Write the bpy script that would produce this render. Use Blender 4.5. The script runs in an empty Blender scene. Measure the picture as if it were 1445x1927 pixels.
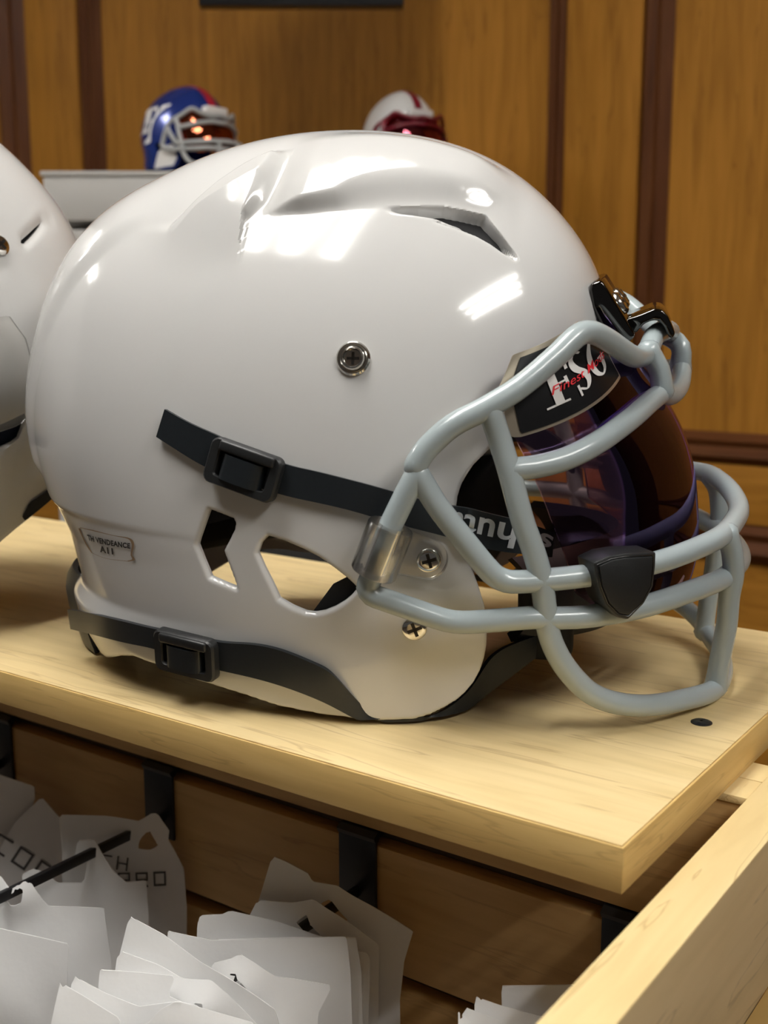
import bpy, bmesh, math, random, json
import numpy as np
from mathutils import Vector, Matrix
random.seed(7); rng = np.random.default_rng(7)
SC = bpy.context.scene; COL = SC.collection
D = json.loads(r'''{"CAM": {"f": 2150.0, "pitch": 0.17177858102581592, "h": 0.19}, "FRAME": {"O": [-0.009, 0.6321, 0.0], "F": [0.9763, -0.2164, 0.0], "L": [0.2156, 0.9726, 0.0872], "U": [-0.0189, -0.0851, 0.9962]}, "CORNER": [0.0865, 0.3859, 0.0], "P": [0.2836, -0.0085, -0.0632, -0.1137, -0.1544, -0.1768, -0.1828, -0.1751, 0.0552, 0.101, 0.1286, 0.1292, 0.1512, -0.174, -0.1642, -0.1589, -0.1657, -0.1632, -0.1505, -0.1513], "KEEP": [[-0.1094, 0.0242], [-0.0994, 0.0272], [-0.0825, 0.0264], [-0.0708, 0.0239], [-0.0507, 0.0219], [-0.0337, 0.0191], [-0.0174, 0.0155], [0.0038, 0.0132], [0.0244, 0.012], [0.0335, 0.0119], [0.0486, 0.0128], [0.0567, 0.0153], [0.0635, 0.0189], [0.0687, 0.0221], [0.0728, 0.0259], [0.0765, 0.0306], [0.0794, 0.0364], [0.0812, 0.0423], [0.0823, 0.0486], [0.0825, 0.0566], [0.0813, 0.0677], [0.0784, 0.0781], [0.0742, 0.0904], [0.0715, 0.0962], [0.0698, 0.1012], [0.0688, 0.1073], [0.0685, 0.1133], [0.0691, 0.1192], [0.0706, 0.1245], [0.0729, 0.1286], [0.0755, 0.1326], [0.0792, 0.1362], [0.0829, 0.1399], [0.09, 0.1478], [0.1007, 0.1583], [0.1117, 0.1649], [0.1205, 0.1686]], "HOLE": [[[-0.0467, 0.111], [-0.0404, 0.1093], [-0.0343, 0.1075], [-0.0335, 0.1055], [-0.0339, 0.1028], [-0.0367, 0.0976], [-0.04, 0.092], [-0.0368, 0.0833], [-0.0337, 0.0743], [-0.0405, 0.0762], [-0.0477, 0.0783], [-0.0509, 0.086], [-0.0539, 0.0937], [-0.0503, 0.1025]], [[-0.0173, 0.1006], [-0.0091, 0.0986], [-0.0015, 0.0958], [0.0072, 0.0918], [0.0144, 0.087], [0.02, 0.0828], [0.0248, 0.0782], [0.0218, 0.0746], [0.0185, 0.0716], [0.0137, 0.0685], [0.0088, 0.0662], [0.0045, 0.0652], [-0.0001, 0.0654], [-0.0067, 0.0678], [-0.0128, 0.0709], [-0.0161, 0.0784], [-0.0196, 0.0852], [-0.0227, 0.0923], [-0.0208, 0.0972]]], "VENT": [[0.0525, 0.2388], [0.0618, 0.2379], [0.0707, 0.2368], [0.0759, 0.2353], [0.0809, 0.2307], [0.0855, 0.2255], [0.0886, 0.2212], [0.0839, 0.2241], [0.0778, 0.2285], [0.0713, 0.2321], [0.0621, 0.2358]], "SLOTU": [[0.0266, 0.2445], [0.0289, 0.2451], [0.0397, 0.2451], [0.0551, 0.2449], [0.0646, 0.243], [0.0741, 0.2407], [0.082, 0.2316], [0.0905, 0.2209]], "SLOTL": [[0.0268, 0.2435], [0.0319, 0.2418], [0.0416, 0.2407], [0.0525, 0.2388], [0.0621, 0.2358], [0.0713, 0.2321], [0.0814, 0.2258], [0.0896, 0.2205]], "SCL": [[-0.0434, 0.239], [-0.0361, 0.2408], [-0.0224, 0.2418], [-0.012, 0.2423], [0.0083, 0.2432], [0.0275, 0.2447], [0.0397, 0.2451], [0.0551, 0.2449], [0.0741, 0.2407], [0.0905, 0.2209]], "SCU": [[-0.044, 0.2414], [-0.0282, 0.2441], [-0.0152, 0.2472], [-0.0032, 0.2493], [0.0051, 0.2511], [0.0109, 0.2548], [0.0179, 0.2571], [0.0249, 0.2582], [0.0348, 0.2587], [0.0445, 0.2583], [0.0542, 0.2569], [0.0639, 0.2548], [0.0809, 0.2485], [0.0931, 0.2412]], "FINO": [[-0.0225, 0.2685], [-0.0224, 0.2631], [-0.0242, 0.2557], [-0.0282, 0.2474], [-0.036, 0.2403]], "FINI": [[-0.0319, 0.2704], [-0.0329, 0.2647], [-0.0345, 0.2589], [-0.0361, 0.2505], [-0.038, 0.2442]], "FINT": [[-0.0319, 0.2704], [-0.043, 0.265], [-0.0546, 0.2577], [-0.066, 0.2479], [-0.0778, 0.237]], "FINR": [[-0.0345, 0.2589], [-0.047, 0.2525], [-0.0621, 0.2449], [-0.074, 0.2345]], "BARS": {"side": [[0.055, -0.1298, 0.135], [0.0502, -0.1311, 0.1258], [0.0457, -0.1321, 0.1165], [0.0426, -0.1326, 0.1099], [0.0385, -0.1332, 0.0986], [0.0346, -0.1337, 0.0881], [0.0331, -0.1338, 0.0837], [0.0349, -0.1337, 0.0805], [0.04, -0.1332, 0.0785], [0.0493, -0.1321, 0.0752], [0.0667, -0.1293, 0.069], [0.0742, -0.1277, 0.0679], [0.0874, -0.1244, 0.0683], [0.1045, -0.1189, 0.0688], [0.1127, -0.1158, 0.0679], [0.1292, -0.108, 0.0671], [0.1509, -0.0944, 0.0679], [0.1752, -0.0709, 0.0697], [0.1885, -0.0495, 0.0687]], "rail": [[0.055, -0.1298, 0.135], [0.0636, -0.1287, 0.1203], [0.0762, -0.1266, 0.1032], [0.0864, -0.1247, 0.0903], [0.0904, -0.1235, 0.0873], [0.0949, -0.1222, 0.0859], [0.1074, -0.1178, 0.0858], [0.1249, -0.1102, 0.0862], [0.1391, -0.1022, 0.0866], [0.1607, -0.0861, 0.0882], [0.1811, -0.0621, 0.0904], [0.1886, -0.0474, 0.0911]], "brow": [[0.0541, -0.1299, 0.1373], [0.0561, -0.1292, 0.1414], [0.0593, -0.1281, 0.1458], [0.0693, -0.1245, 0.1548], [0.0819, -0.119, 0.1611], [0.0954, -0.111, 0.1689], [0.11, -0.0991, 0.1809], [0.1175, -0.0909, 0.1881], [0.1207, -0.087, 0.19], [0.1244, -0.0825, 0.19], [0.1302, -0.075, 0.1866], [0.1414, -0.057, 0.1769], [0.146, -0.04, 0.1741], [0.149, -0.03, 0.1747]], "brow2": [[0.0932, -0.1174, 0.135], [0.1038, -0.112, 0.1353], [0.1166, -0.1033, 0.1376], [0.1292, -0.0905, 0.1424], [0.1423, -0.0687, 0.1488], [0.156, -0.03, 0.1547]], "vert": [[0.0844, -0.1178, 0.1603], [0.0883, -0.117, 0.1485], [0.0926, -0.1177, 0.1351], [0.0967, -0.1185, 0.1204], [0.0993, -0.1185, 0.1114], [0.104, -0.1182, 0.0984], [0.1074, -0.1178, 0.0858], [0.109, -0.1173, 0.0739], [0.111, -0.1165, 0.0608], [0.1155, -0.1146, 0.0491], [0.1222, -0.1114, 0.0383], [0.1302, -0.1071, 0.0293], [0.1421, -0.0998, 0.0223], [0.1569, -0.0885, 0.0176], [0.175, -0.069, 0.0139], [0.1858, -0.0511, 0.0098]], "post": [[0.1886, -0.0474, 0.0911], [0.1919, -0.0409, 0.0843], [0.1938, -0.0359, 0.0707], [0.1926, -0.0398, 0.0598], [0.1922, -0.0404, 0.0439], [0.19, -0.0434, 0.0247], [0.1887, -0.0442, 0.0058]], "stub": [[0.1489, -0.03, 0.1757], [0.155, -0.03, 0.1668], [0.1572, -0.03, 0.1558]], "cross": [[0.1489, -0.03, 0.1763], [0.1525, -0.015, 0.1813], [0.1573, 0.0, 0.1824]]}, "FARTOP": [[0.1679, 0.03, 0.1631], [0.1629, 0.03, 0.1777], [0.1632, 0.02, 0.1526], [0.1605, 0.01, 0.1477]], "SNAP": [[0.0216, -0.1034, 0.18], [0.0478, -0.9461, 0.3203]], "JAWSCREW": [[0.0503, -0.1166, 0.0593], [0.2268, -0.9739, -0.0135]], "CLIPSCREW": [[0.057, -0.1177, 0.0931], [0.3039, -0.9499, 0.0726]], "STRAP1": [[[-0.068, -0.1061, 0.1562], [-0.0543, -0.1098, 0.1505], [-0.0401, -0.1127, 0.1456], [-0.0248, -0.1152, 0.1399], [-0.0076, -0.117, 0.1344], [0.0056, -0.1177, 0.1318], [0.0178, -0.1181, 0.1293], [0.0298, -0.1178, 0.1265], [0.0416, -0.1167, 0.1232], [0.0553, -0.1139, 0.1191], [0.0666, -0.1102, 0.1162], [0.0756, -0.1149, 0.1163], [0.0855, -0.11, 0.1127], [0.0987, -0.0997, 0.1068], [0.1096, -0.0864, 0.0986]], [[-0.0724, -0.1078, 0.1434], [-0.0598, -0.1114, 0.1374], [-0.0465, -0.1144, 0.1314], [-0.0286, -0.1172, 0.1257], [-0.0093, -0.119, 0.1208], [0.0044, -0.1197, 0.1183], [0.0179, -0.12, 0.1159], [0.0299, -0.1196, 0.1129], [0.0405, -0.1186, 0.1098], [0.0543, -0.1158, 0.1057], [0.0664, -0.112, 0.1017], [0.0745, -0.1154, 0.1006], [0.0845, -0.1105, 0.0967], [0.0977, -0.1006, 0.0923], [0.109, -0.0876, 0.0874]]], "STRAP2": [[[-0.1551, -0.055, 0.0352], [-0.1334, -0.075, 0.0417], [-0.1139, -0.0927, 0.0468], [-0.0946, -0.1029, 0.0483], [-0.0789, -0.1092, 0.0486], [-0.0589, -0.1151, 0.0487], [-0.0426, -0.1185, 0.0478], [-0.0276, -0.1205, 0.0485], [-0.0117, -0.1218, 0.0469], [0.0036, -0.122, 0.0417], [0.0135, -0.1217, 0.0357], [0.0245, -0.1165, 0.0199], [0.033, -0.1152, 0.0129], [0.0403, -0.114, 0.0114], [0.0534, -0.109, 0.0123], [0.0646, -0.1, 0.016], [0.0731, -0.0886, 0.0226], [0.0797, -0.08, 0.032], [0.0884, -0.066, 0.0346], [0.1001, -0.05, 0.0344]], [[-0.1543, -0.055, 0.0238], [-0.1336, -0.075, 0.0301], [-0.1156, -0.0913, 0.035], [-0.0957, -0.1024, 0.0371], [-0.0799, -0.1088, 0.0378], [-0.0601, -0.1143, 0.0352], [-0.045, -0.1172, 0.0331], [-0.0289, -0.1194, 0.0316], [-0.0129, -0.1205, 0.0287], [0.0013, -0.1208, 0.0245], [0.0126, -0.1204, 0.0196], [0.0245, -0.1175, 0.012], [0.0331, -0.1162, 0.0093], [0.0405, -0.115, 0.0083], [0.0535, -0.11, 0.0082], [0.0647, -0.101, 0.009], [0.0733, -0.0896, 0.0117], [0.0799, -0.081, 0.0152], [0.0887, -0.067, 0.0184], [0.0991, -0.0526, 0.023]]], "BUCK1": [[-0.041, -0.113, 0.1459], [-0.0075, -0.1171, 0.1371], [-0.0112, -0.1201, 0.1156], [-0.046, -0.1157, 0.1263]], "BUCK2": [[-0.0762, -0.1104, 0.0511], [-0.0438, -0.1188, 0.0489], [-0.0439, -0.1174, 0.0278], [-0.0794, -0.1086, 0.0297]], "SHIELD": [[0.1289, -0.1175, 0.095], [0.1352, -0.1136, 0.0973], [0.1417, -0.1096, 0.0976], [0.1549, -0.1007, 0.0963], [0.1555, -0.102, 0.0906], [0.1548, -0.1028, 0.0809], [0.1509, -0.1055, 0.0735], [0.1443, -0.1099, 0.0672], [0.1397, -0.1126, 0.0689], [0.1344, -0.1156, 0.0753], [0.131, -0.1173, 0.0845]], "CLIPBODY": [[0.1208, 0.2051], [0.1217, 0.2081], [0.1267, 0.2096], [0.1303, 0.2043], [0.134, 0.1983], [0.1382, 0.1918], [0.1434, 0.1833], [0.1398, 0.1792], [0.1345, 0.1822], [0.1273, 0.1878], [0.1225, 0.1968]], "CLIPHOOK": [[0.1385, 0.1902], [0.1445, 0.192], [0.1517, 0.1951], [0.1555, 0.1946], [0.1586, 0.1913], [0.1622, 0.1831], [0.1606, 0.1805], [0.1585, 0.1821], [0.1568, 0.1862], [0.1542, 0.1892], [0.1512, 0.1895], [0.1472, 0.1877], [0.1433, 0.183], [0.1402, 0.1846]], "CLIPSC": [0.1353, -0.012, 0.1981], "VX": [[0.1601, 0.1482], [0.1666, 0.1384], [0.1724, 0.1264], [0.1768, 0.1126], [0.1792, 0.0954], [0.1803, 0.0797], [0.1799, 0.0652], [0.1769, 0.0554]], "VISPX": {}, "RATING": [[-0.1312, 0.0911], [-0.0899, 0.0927], [-0.0917, 0.0797], [-0.1305, 0.0754]], "EMB": [[-0.1163, 0.0531], [-0.0923, 0.0538]], "BUMP": [[-0.1778, -0.0, 0.049], [-0.1818, -0.0, 0.0432], [-0.1831, -0.0, 0.0365], [-0.1823, 0.0, 0.0271], [-0.1791, -0.0, 0.0165], [-0.176, -0.0, 0.0058], [-0.1727, -0.0, -0.0046], [-0.1683, -0.0, -0.0143]], "SLAT": [[-0.19216066650070968, 0.1109999999999999, -0.08827888695170599], [-0.19218059241969135, 0.11099999999999993, -0.09731479616874394], [-0.1725038342456825, 0.11099999999999983, -0.16900391094941075], [-0.17248383260324135, 0.11099999999999992, -0.1753957797957103]], "BRK": [[-0.5168324423726371, 0.10799999999999996, -0.08956565825379903], [-0.3519235874573311, 0.10800000000000004, -0.0899693334983811], [-0.20079635114097877, 0.10800000000000007, -0.08480229502190528], [-0.0430377331567735, 0.108, -0.09055250161582878]], "BRKB": [[-0.35403398641370776, 0.10800000000000004, -0.13491079409706452], [-0.2003446643480933, 0.10799999999999994, -0.13992996116271278]], "BRKW": [-0.364572977731091, -0.3377236202465781], "ARM": [-0.3566525168078484, 0.10500000000000004, -0.12550905402476625], "ARME": [-0.35688871333596717, 0.023738195133128, -0.12550905402476625], "BOARD": [[0.030500000000000003, -0.07389552199180224, -0.01759015288034535], [0.030499999999999982, 0.07316429707336602, -0.015775910556330985], [0.0305, 0.055744553814321224, -0.08899353376904867], [0.030499999999999992, 0.08614238388627318, -0.08488327493689724]], "WALLV": {"0": -2.3359285086856607, "65": -2.202832332714905, "160": -2.0202722310906998, "200": -1.947333695923254, "1030": -0.8131827037174598, "1065": -0.7771557938458713, "1205": -0.6399645515336705, "1260": -0.5889075355643183}, "WALLZ": {"815": -0.002589492243522673, "875": -0.05501960215806195, "985": -0.15221884246366857, "1055": -0.21481037445899154}, "FRAMEZ": [[-1.6483107560755652, 1.5, 0.8343870192635312], [-1.1186070259682388, 1.4999999999999998, 0.7631720206341015]], "BAGS": [["a0", 0.7248, [[-0.2782, -0.1041], [-0.2575, -0.1142], [-0.2344, -0.1222], [-0.2341, -0.1305], [-0.2373, -0.1381], [-0.2378, -0.161], [-0.25, -0.3787], [-0.2953, -0.3787]], null], ["a1", 0.7126, [[-0.2266, -0.1251], [-0.2026, -0.1532], [-0.1861, -0.1817], [-0.1836, -0.2087], [-0.1938, -0.3691], [-0.2755, -0.3691], [-0.2579, -0.1932], [-0.2542, -0.1589], [-0.2444, -0.1419]], null], ["a2", 0.6612, [[-0.2004, -0.1138], [-0.171, -0.1145], [-0.1508, -0.1173], [-0.1431, -0.1128], [-0.1395, -0.1128], [-0.132, -0.1232], [-0.1328, -0.1285], [-0.1235, -0.1478], [-0.122, -0.1728], [-0.1248, -0.3288], [-0.204, -0.3288], [-0.1982, -0.1373]], [[-0.1498, -0.1274], [-0.1441, -0.1218], [-0.1413, -0.1267], [-0.1382, -0.132], [-0.1438, -0.1344], [-0.1514, -0.1337]]], ["a3", 0.6367, [[-0.1841, -0.1292], [-0.1827, -0.119], [-0.1722, -0.1184], [-0.1687, -0.1251], [-0.1613, -0.137], [-0.1536, -0.1439], [-0.1418, -0.1428], [-0.1404, -0.1662], [-0.1434, -0.3095], [-0.2229, -0.3095], [-0.2154, -0.1387], [-0.2089, -0.136], [-0.1995, -0.1387], [-0.195, -0.1442], [-0.1791, -0.1442], [-0.1758, -0.1268], [-0.1798, -0.1261]], null], ["a4", 0.5917, [[-0.2314, -0.1187], [-0.2136, -0.1171], [-0.2066, -0.1244], [-0.2004, -0.1197], [-0.1955, -0.1212], [-0.1892, -0.1315], [-0.1864, -0.1347], [-0.1558, -0.1359], [-0.152, -0.167], [-0.1533, -0.2743], [-0.2411, -0.2743]], [[-0.2101, -0.1289], [-0.2006, -0.1225], [-0.1996, -0.1263], [-0.201, -0.1315], [-0.2062, -0.1337]]], ["a5", 0.5672, [[-0.2234, -0.132], [-0.2065, -0.1354], [-0.1694, -0.1435], [-0.1704, -0.171], [-0.1735, -0.255], [-0.2311, -0.255]], null], ["b1", 0.5625, [[-0.059, -0.0917], [-0.0512, -0.095], [-0.04, -0.101], [-0.0378, -0.105], [-0.0246, -0.1065], [0.0154, -0.1309], [0.0107, -0.1463], [0.0084, -0.168], [0.0095, -0.2514], [-0.0593, -0.2514], [-0.0686, -0.1232]], [[-0.0337, -0.1156], [-0.0283, -0.1128], [-0.0233, -0.1186], [-0.0182, -0.1247], [-0.02, -0.1293], [-0.0261, -0.1232]]], ["b2", 0.5462, [[-0.0653, -0.1079], [-0.0473, -0.1088], [-0.0363, -0.1067], [-0.0227, -0.1156], [-0.0026, -0.1299], [-0.0029, -0.1781], [-0.003, -0.2385], [-0.069, -0.2385], [-0.0693, -0.1156]], [[-0.0452, -0.1177], [-0.0399, -0.1132], [-0.0378, -0.118], [-0.0296, -0.1263], [-0.0338, -0.1275], [-0.0398, -0.123]]], ["b3", 0.5356, [[-0.0945, -0.1149], [-0.0936, -0.1102], [-0.0814, -0.1096], [-0.0782, -0.1079], [-0.0546, -0.1131], [-0.0223, -0.1237], [-0.023, -0.2302], [-0.0977, -0.2302]], null], ["b6", 0.5307, [[-0.0864, -0.1228], [-0.0435, -0.122], [-0.0087, -0.1272], [-0.0069, -0.1307], [-0.0095, -0.2264], [-0.0836, -0.2264]], null], ["b5", 0.5241, [[-0.0853, -0.117], [-0.043, -0.1158], [-0.0139, -0.1158], [-0.0113, -0.132], [-0.0089, -0.2212], [-0.0825, -0.2212]], null], ["b4", 0.5176, [[-0.1063, -0.1086], [-0.0843, -0.1131], [-0.0634, -0.1126], [-0.0184, -0.1112], [-0.0164, -0.128], [-0.0136, -0.2161], [-0.1031, -0.2161]], null], ["c2", 0.5012, [[-0.0819, -0.1146], [-0.073, -0.1124], [-0.0686, -0.1102], [-0.0616, -0.1138], [-0.0515, -0.1207], [-0.0246, -0.1249], [-0.0313, -0.1374], [-0.0346, -0.2033], [-0.0842, -0.2033]], [[-0.0733, -0.1185], [-0.0713, -0.116], [-0.0698, -0.1193], [-0.0643, -0.1249], [-0.0606, -0.1296], [-0.0624, -0.1307], [-0.0682, -0.1263]]], ["c1", 0.4914, [[-0.1185, -0.086], [-0.1022, -0.0943], [-0.0852, -0.1065], [-0.0717, -0.1146], [-0.0507, -0.1283], [-0.0313, -0.1956], [-0.1337, -0.1956], [-0.1229, -0.1038]], null], ["c3", 0.4816, [[-0.1219, -0.0974], [-0.1031, -0.1037], [-0.0923, -0.1091], [-0.0789, -0.1093], [-0.0717, -0.1152], [-0.0524, -0.1354], [-0.0508, -0.1879], [-0.1335, -0.1879]], [[-0.089, -0.1214], [-0.0849, -0.1174], [-0.0825, -0.1182], [-0.0821, -0.1219], [-0.0788, -0.1265], [-0.083, -0.126], [-0.0861, -0.1241]]], ["c4", 0.4735, [[-0.1284, -0.1022], [-0.1111, -0.1032], [-0.0944, -0.1048], [-0.0975, -0.1129], [-0.0911, -0.1156], [-0.0846, -0.1172], [-0.0732, -0.1233], [-0.0696, -0.1815], [-0.1337, -0.1815]], null], ["c5", 0.4653, [[-0.1383, -0.1], [-0.1237, -0.1067], [-0.1085, -0.1124], [-0.0931, -0.1106], [-0.0836, -0.1119], [-0.0766, -0.1166], [-0.0733, -0.1751], [-0.1484, -0.1751]], null], ["c6", 0.4571, [[-0.1416, -0.0979], [-0.131, -0.1035], [-0.115, -0.1125], [-0.1125, -0.1687], [-0.1553, -0.1687]], null], ["c7", 0.4506, [[-0.1101, -0.1132], [-0.102, -0.1119], [-0.0972, -0.1064], [-0.0897, -0.1028], [-0.0833, -0.1043], [-0.0563, -0.1107], [-0.0569, -0.1635], [-0.1144, -0.1635]], null], ["d1", 0.4598, [[0.0516, -0.1014], [0.0836, -0.1009], [0.0954, -0.1052], [0.0975, -0.1707], [0.0525, -0.1707]], null], ["d2", 0.4475, [[0.0389, -0.0986], [0.0508, -0.1021], [0.0726, -0.1074], [0.0786, -0.1611], [0.0367, -0.1611]], null], ["d3", 0.441, [[0.0332, -0.0988], [0.049, -0.1042], [0.0591, -0.156], [0.032, -0.156]], null], ["d4", 0.4352, [[0.031, -0.0975], [0.0395, -0.1029], [0.047, -0.1515], [0.0307, -0.1515]], null]], "BAGTXT": [["COO", [-0.238, 0.7126, -0.1672], -34], ["CH", [-0.1649, 0.6612, -0.1433], -8], ["PRO", [-0.1478, 0.6612, -0.1535], 2]], "HELM2TOP": [-0.3864, 0.95, 0.3396], "CAB": [[-0.5623, 1.95, 0.4215], [0.1291, 1.95, 0.4249], [-0.5664, 1.95, 0.3424], [-0.5671, 1.95, 0.3278], [-0.568, 1.95, 0.3106]], "MINI1": [[-0.4032, 1.9, 0.409], [-0.2539, 1.9, 0.409], [-0.3225, 1.9, 0.5352]], "MINI2": [[-0.0319, 1.95, 0.4401], [0.0974, 1.95, 0.4401], [0.0368, 1.95, 0.5418]], "SCR": [[-0.3013, 1.95, 0.6805], [0.032, 1.95, 0.6869]], "SHSCREW": [0.1497, 0.5139, 0.0], "VA": {"bl": [0.0934, -0.1054, 0.148], "br": [0.1356, -0.0582, 0.1677], "tl": [0.088, -0.1047, 0.1677], "tl2": [0.0928, -0.099, 0.1808], "tr": [0.1176, -0.0689, 0.192], "trr": [0.1279, -0.0578, 0.1825]}, "VLEFT": [[-0.1054, 0.148], [-0.1041, 0.1285], [-0.1022, 0.1088], [-0.0992, 0.0879], [-0.0973, 0.0733]]}''')

# ------------------------------------------------------------------ camera, light, exposure
cam_d = bpy.data.cameras.new('camera'); cam = bpy.data.objects.new('camera', cam_d); COL.objects.link(cam); SC.camera = cam
cam_d.sensor_fit = 'VERTICAL'; cam_d.sensor_height = 36.0; cam_d.lens = 2150.0/1927.0*36.0
cam.location = (0, 0, 0.19); cam.rotation_euler = (math.pi/2 - math.atan(373/2150.0), 0, 0)
cam_d.clip_start = 0.02; cam_d.clip_end = 30
cam_d.dof.use_dof = True; cam_d.dof.focus_distance = 0.545; cam_d.dof.aperture_fstop = 11.5
SC.view_settings.view_transform = 'Standard'; SC.view_settings.look = 'None'; SC.view_settings.gamma = 1.0
SC.view_settings.use_curve_mapping = False; SC.view_settings.exposure = EXPOSURE = 0.0
world = bpy.data.worlds.new('world'); SC.world = world; world.use_nodes = True
world.node_tree.nodes['Background'].inputs[0].default_value = (1.0, 0.95, 0.89, 1)
world.node_tree.nodes['Background'].inputs[1].default_value = 0.06
TUBE_POWER = 36.0

YAW = -math.radians(35.2)
E = Vector((math.cos(YAW), math.sin(YAW), 0)); N = Vector((-math.sin(YAW), math.cos(YAW), 0))
CORNER = Vector(D['CORNER'])
def EN(e, n, z): return CORNER + E*e + N*n + Vector((0, 0, z))

# ------------------------------------------------------------------ helpers
def tag(o, label=None, cat=None, group=None, kind=None):
    if label: o['label'] = label
    if cat: o['category'] = cat
    if group: o['group'] = group
    if kind: o['kind'] = kind
    return o
def empty(name, loc=(0,0,0), rz=0.0, parent=None, mat=None):
    o = bpy.data.objects.new(name, None); COL.objects.link(o); o.empty_display_size = 0.02
    if mat is not None: o.matrix_world = mat
    else: o.location = loc; o.rotation_euler = (0, 0, rz)
    if parent: o.parent = parent
    return o
def link(name, me, mat, parent=None):
    if mat: me.materials.append(mat)
    o = bpy.data.objects.new(name, me); COL.objects.link(o)
    if parent: o.parent = parent
    return o
def mesh(name, V, F, mat, parent=None, smooth=True, angle=35):
    me = bpy.data.meshes.new(name); me.from_pydata([tuple(map(float, v)) for v in V], [], [tuple(map(int, f)) for f in F]); me.update()
    if smooth:
        me.polygons.foreach_set('use_smooth', [True]*len(me.polygons))
        if angle: me.set_sharp_from_angle(angle=math.radians(angle))
    return link(name, me, mat, parent)
def bmobj(name, bm, mat, parent=None, smooth=True, angle=35):
    bmesh.ops.recalc_face_normals(bm, faces=bm.faces)
    me = bpy.data.meshes.new(name); bm.to_mesh(me); bm.free()
    if smooth:
        me.polygons.foreach_set('use_smooth', [True]*len(me.polygons)); me.set_sharp_from_angle(angle=math.radians(angle))
    return link(name, me, mat, parent)
def bm_box(bm, lo, hi, bev=0.0, seg=2, mtx=None):
    b2 = bmesh.new(); bmesh.ops.create_cube(b2, size=1.0)
    lo = Vector(lo); hi = Vector(hi); c = (lo+hi)/2; s = hi-lo
    for v in b2.verts: v.co = Vector((v.co.x*s.x, v.co.y*s.y, v.co.z*s.z)) + c
    if bev > 0: bmesh.ops.bevel(b2, geom=b2.edges[:], offset=bev, segments=seg, profile=0.5, affect='EDGES')
    if mtx is not None: bmesh.ops.transform(b2, matrix=mtx, verts=b2.verts)
    me = bpy.data.meshes.new('t'); b2.to_mesh(me); b2.free(); bm.from_mesh(me); bpy.data.meshes.remove(me)
def box(name, lo, hi, mat, parent=None, bev=0.0, seg=2, mtx=None):
    bm = bmesh.new(); bm_box(bm, lo, hi, bev, seg, mtx); return bmobj(name, bm, mat, parent)
def catmull(P, step):
    P = np.asarray(P, float); out = []
    Q = np.vstack([2*P[0]-P[1], P, 2*P[-1]-P[-2]])
    for i in range(1, len(Q)-2):
        p0, p1, p2, p3 = Q[i-1:i+3]; d = np.linalg.norm(p2-p1); n = max(2, int(d/step)+1)
        # centripetal-ish: plain uniform is fine on evenly traced points
        for t in np.linspace(0, 1, n, endpoint=False):
            m1 = (p2-p0)/ (np.linalg.norm(p2-p1)+np.linalg.norm(p1-p0)) * d; m2 = (p3-p1)/(np.linalg.norm(p3-p2)+d)*d
            h = t; out.append((2*h**3-3*h*h+1)*p1+(h**3-2*h*h+h)*m1+(-2*h**3+3*h*h)*p2+(h**3-h*h)*m2)
    out.append(P[-1]); return np.array(out)
def tube_vf(P, r, res=14, flare=(0, 0), flen=0.009, cap=True):
    P = np.asarray(P, float); n = len(P); T = np.gradient(P, axis=0); T /= np.linalg.norm(T, axis=1)[:, None]
    s = np.concatenate([[0], np.cumsum(np.linalg.norm(np.diff(P, axis=0), axis=1))]); Lt = s[-1]
    up = np.array([0, 0, 1.0]) if abs(T[0][2]) < .9 else np.array([0, 1.0, 0]); u = np.cross(T[0], up); u /= np.linalg.norm(u)
    V = []; F = []
    for i in range(n):
        u = u - T[i]*(u@T[i]); u /= np.linalg.norm(u); w = np.cross(T[i], u)
        rr = r*(1 + flare[0]*max(0, 1-s[i]/flen)**2 + flare[1]*max(0, 1-(Lt-s[i])/flen)**2)
        for k in range(res):
            a = 2*math.pi*k/res; V.append(P[i] + rr*(math.cos(a)*u + math.sin(a)*w))
    for i in range(n-1):
        for k in range(res): F.append((i*res+k, i*res+(k+1) % res, (i+1)*res+(k+1) % res, (i+1)*res+k))
    if cap:
        for e, sg in ((0, -1), (n-1, 1)):
            base = e*res; rings = [base]
            for j, (fr, ht) in enumerate(((.8, .5), (.4, .85))):
                st = len(V)
                for k in range(res):
                    V.append(P[e] + (V[base+k]-P[e])*fr + T[e]*sg*r*ht)
                rings.append(st)
            V.append(P[e]+T[e]*sg*r); tip = len(V)-1
            for a, b in zip(rings, rings[1:]):
                for k in range(res):
                    q = (a+k, a+(k+1) % res, b+(k+1) % res, b+k); F.append(q if sg > 0 else q[::-1])
            for k in range(res):
                q = (rings[-1]+k, rings[-1]+(k+1) % res, tip); F.append(q if sg > 0 else q[::-1])
    return V, F
def tube(name, P, r, mat, parent=None, res=14, step=0.004, flare=(0, 0), smooth_path=True):
    if smooth_path: P = catmull(P, step)
    V, F = tube_vf(P, r, res, flare); return mesh(name, V, F, mat, parent, angle=60)
def frame_of(n, up=(0, 0, 1)):
    z = Vector(n).normalized(); x = Vector(up).cross(z); x.normalize(); y = z.cross(x)
    return Matrix((x, y, z)).transposed()
def lathe_vf(prof, res=28):
    V = []; F = []
    for r_, z_ in prof:
        for k in range(res): a = 2*math.pi*k/res; V.append((r_*math.cos(a), r_*math.sin(a), z_))
    m = len(prof)
    for i in range(m-1):
        for k in range(res): F.append((i*res+k, i*res+(k+1) % res, (i+1)*res+(k+1) % res, (i+1)*res+k))
    F.append(tuple((m-1)*res+k for k in range(res)))
    return V, F
def lathe(name, prof, mat, parent=None, mtx=None, res=28):
    V, F = lathe_vf(prof, res); o = mesh(name, V, F, mat, parent, angle=40)
    if mtx is not None: o.matrix_basis = mtx
    return o
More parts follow.
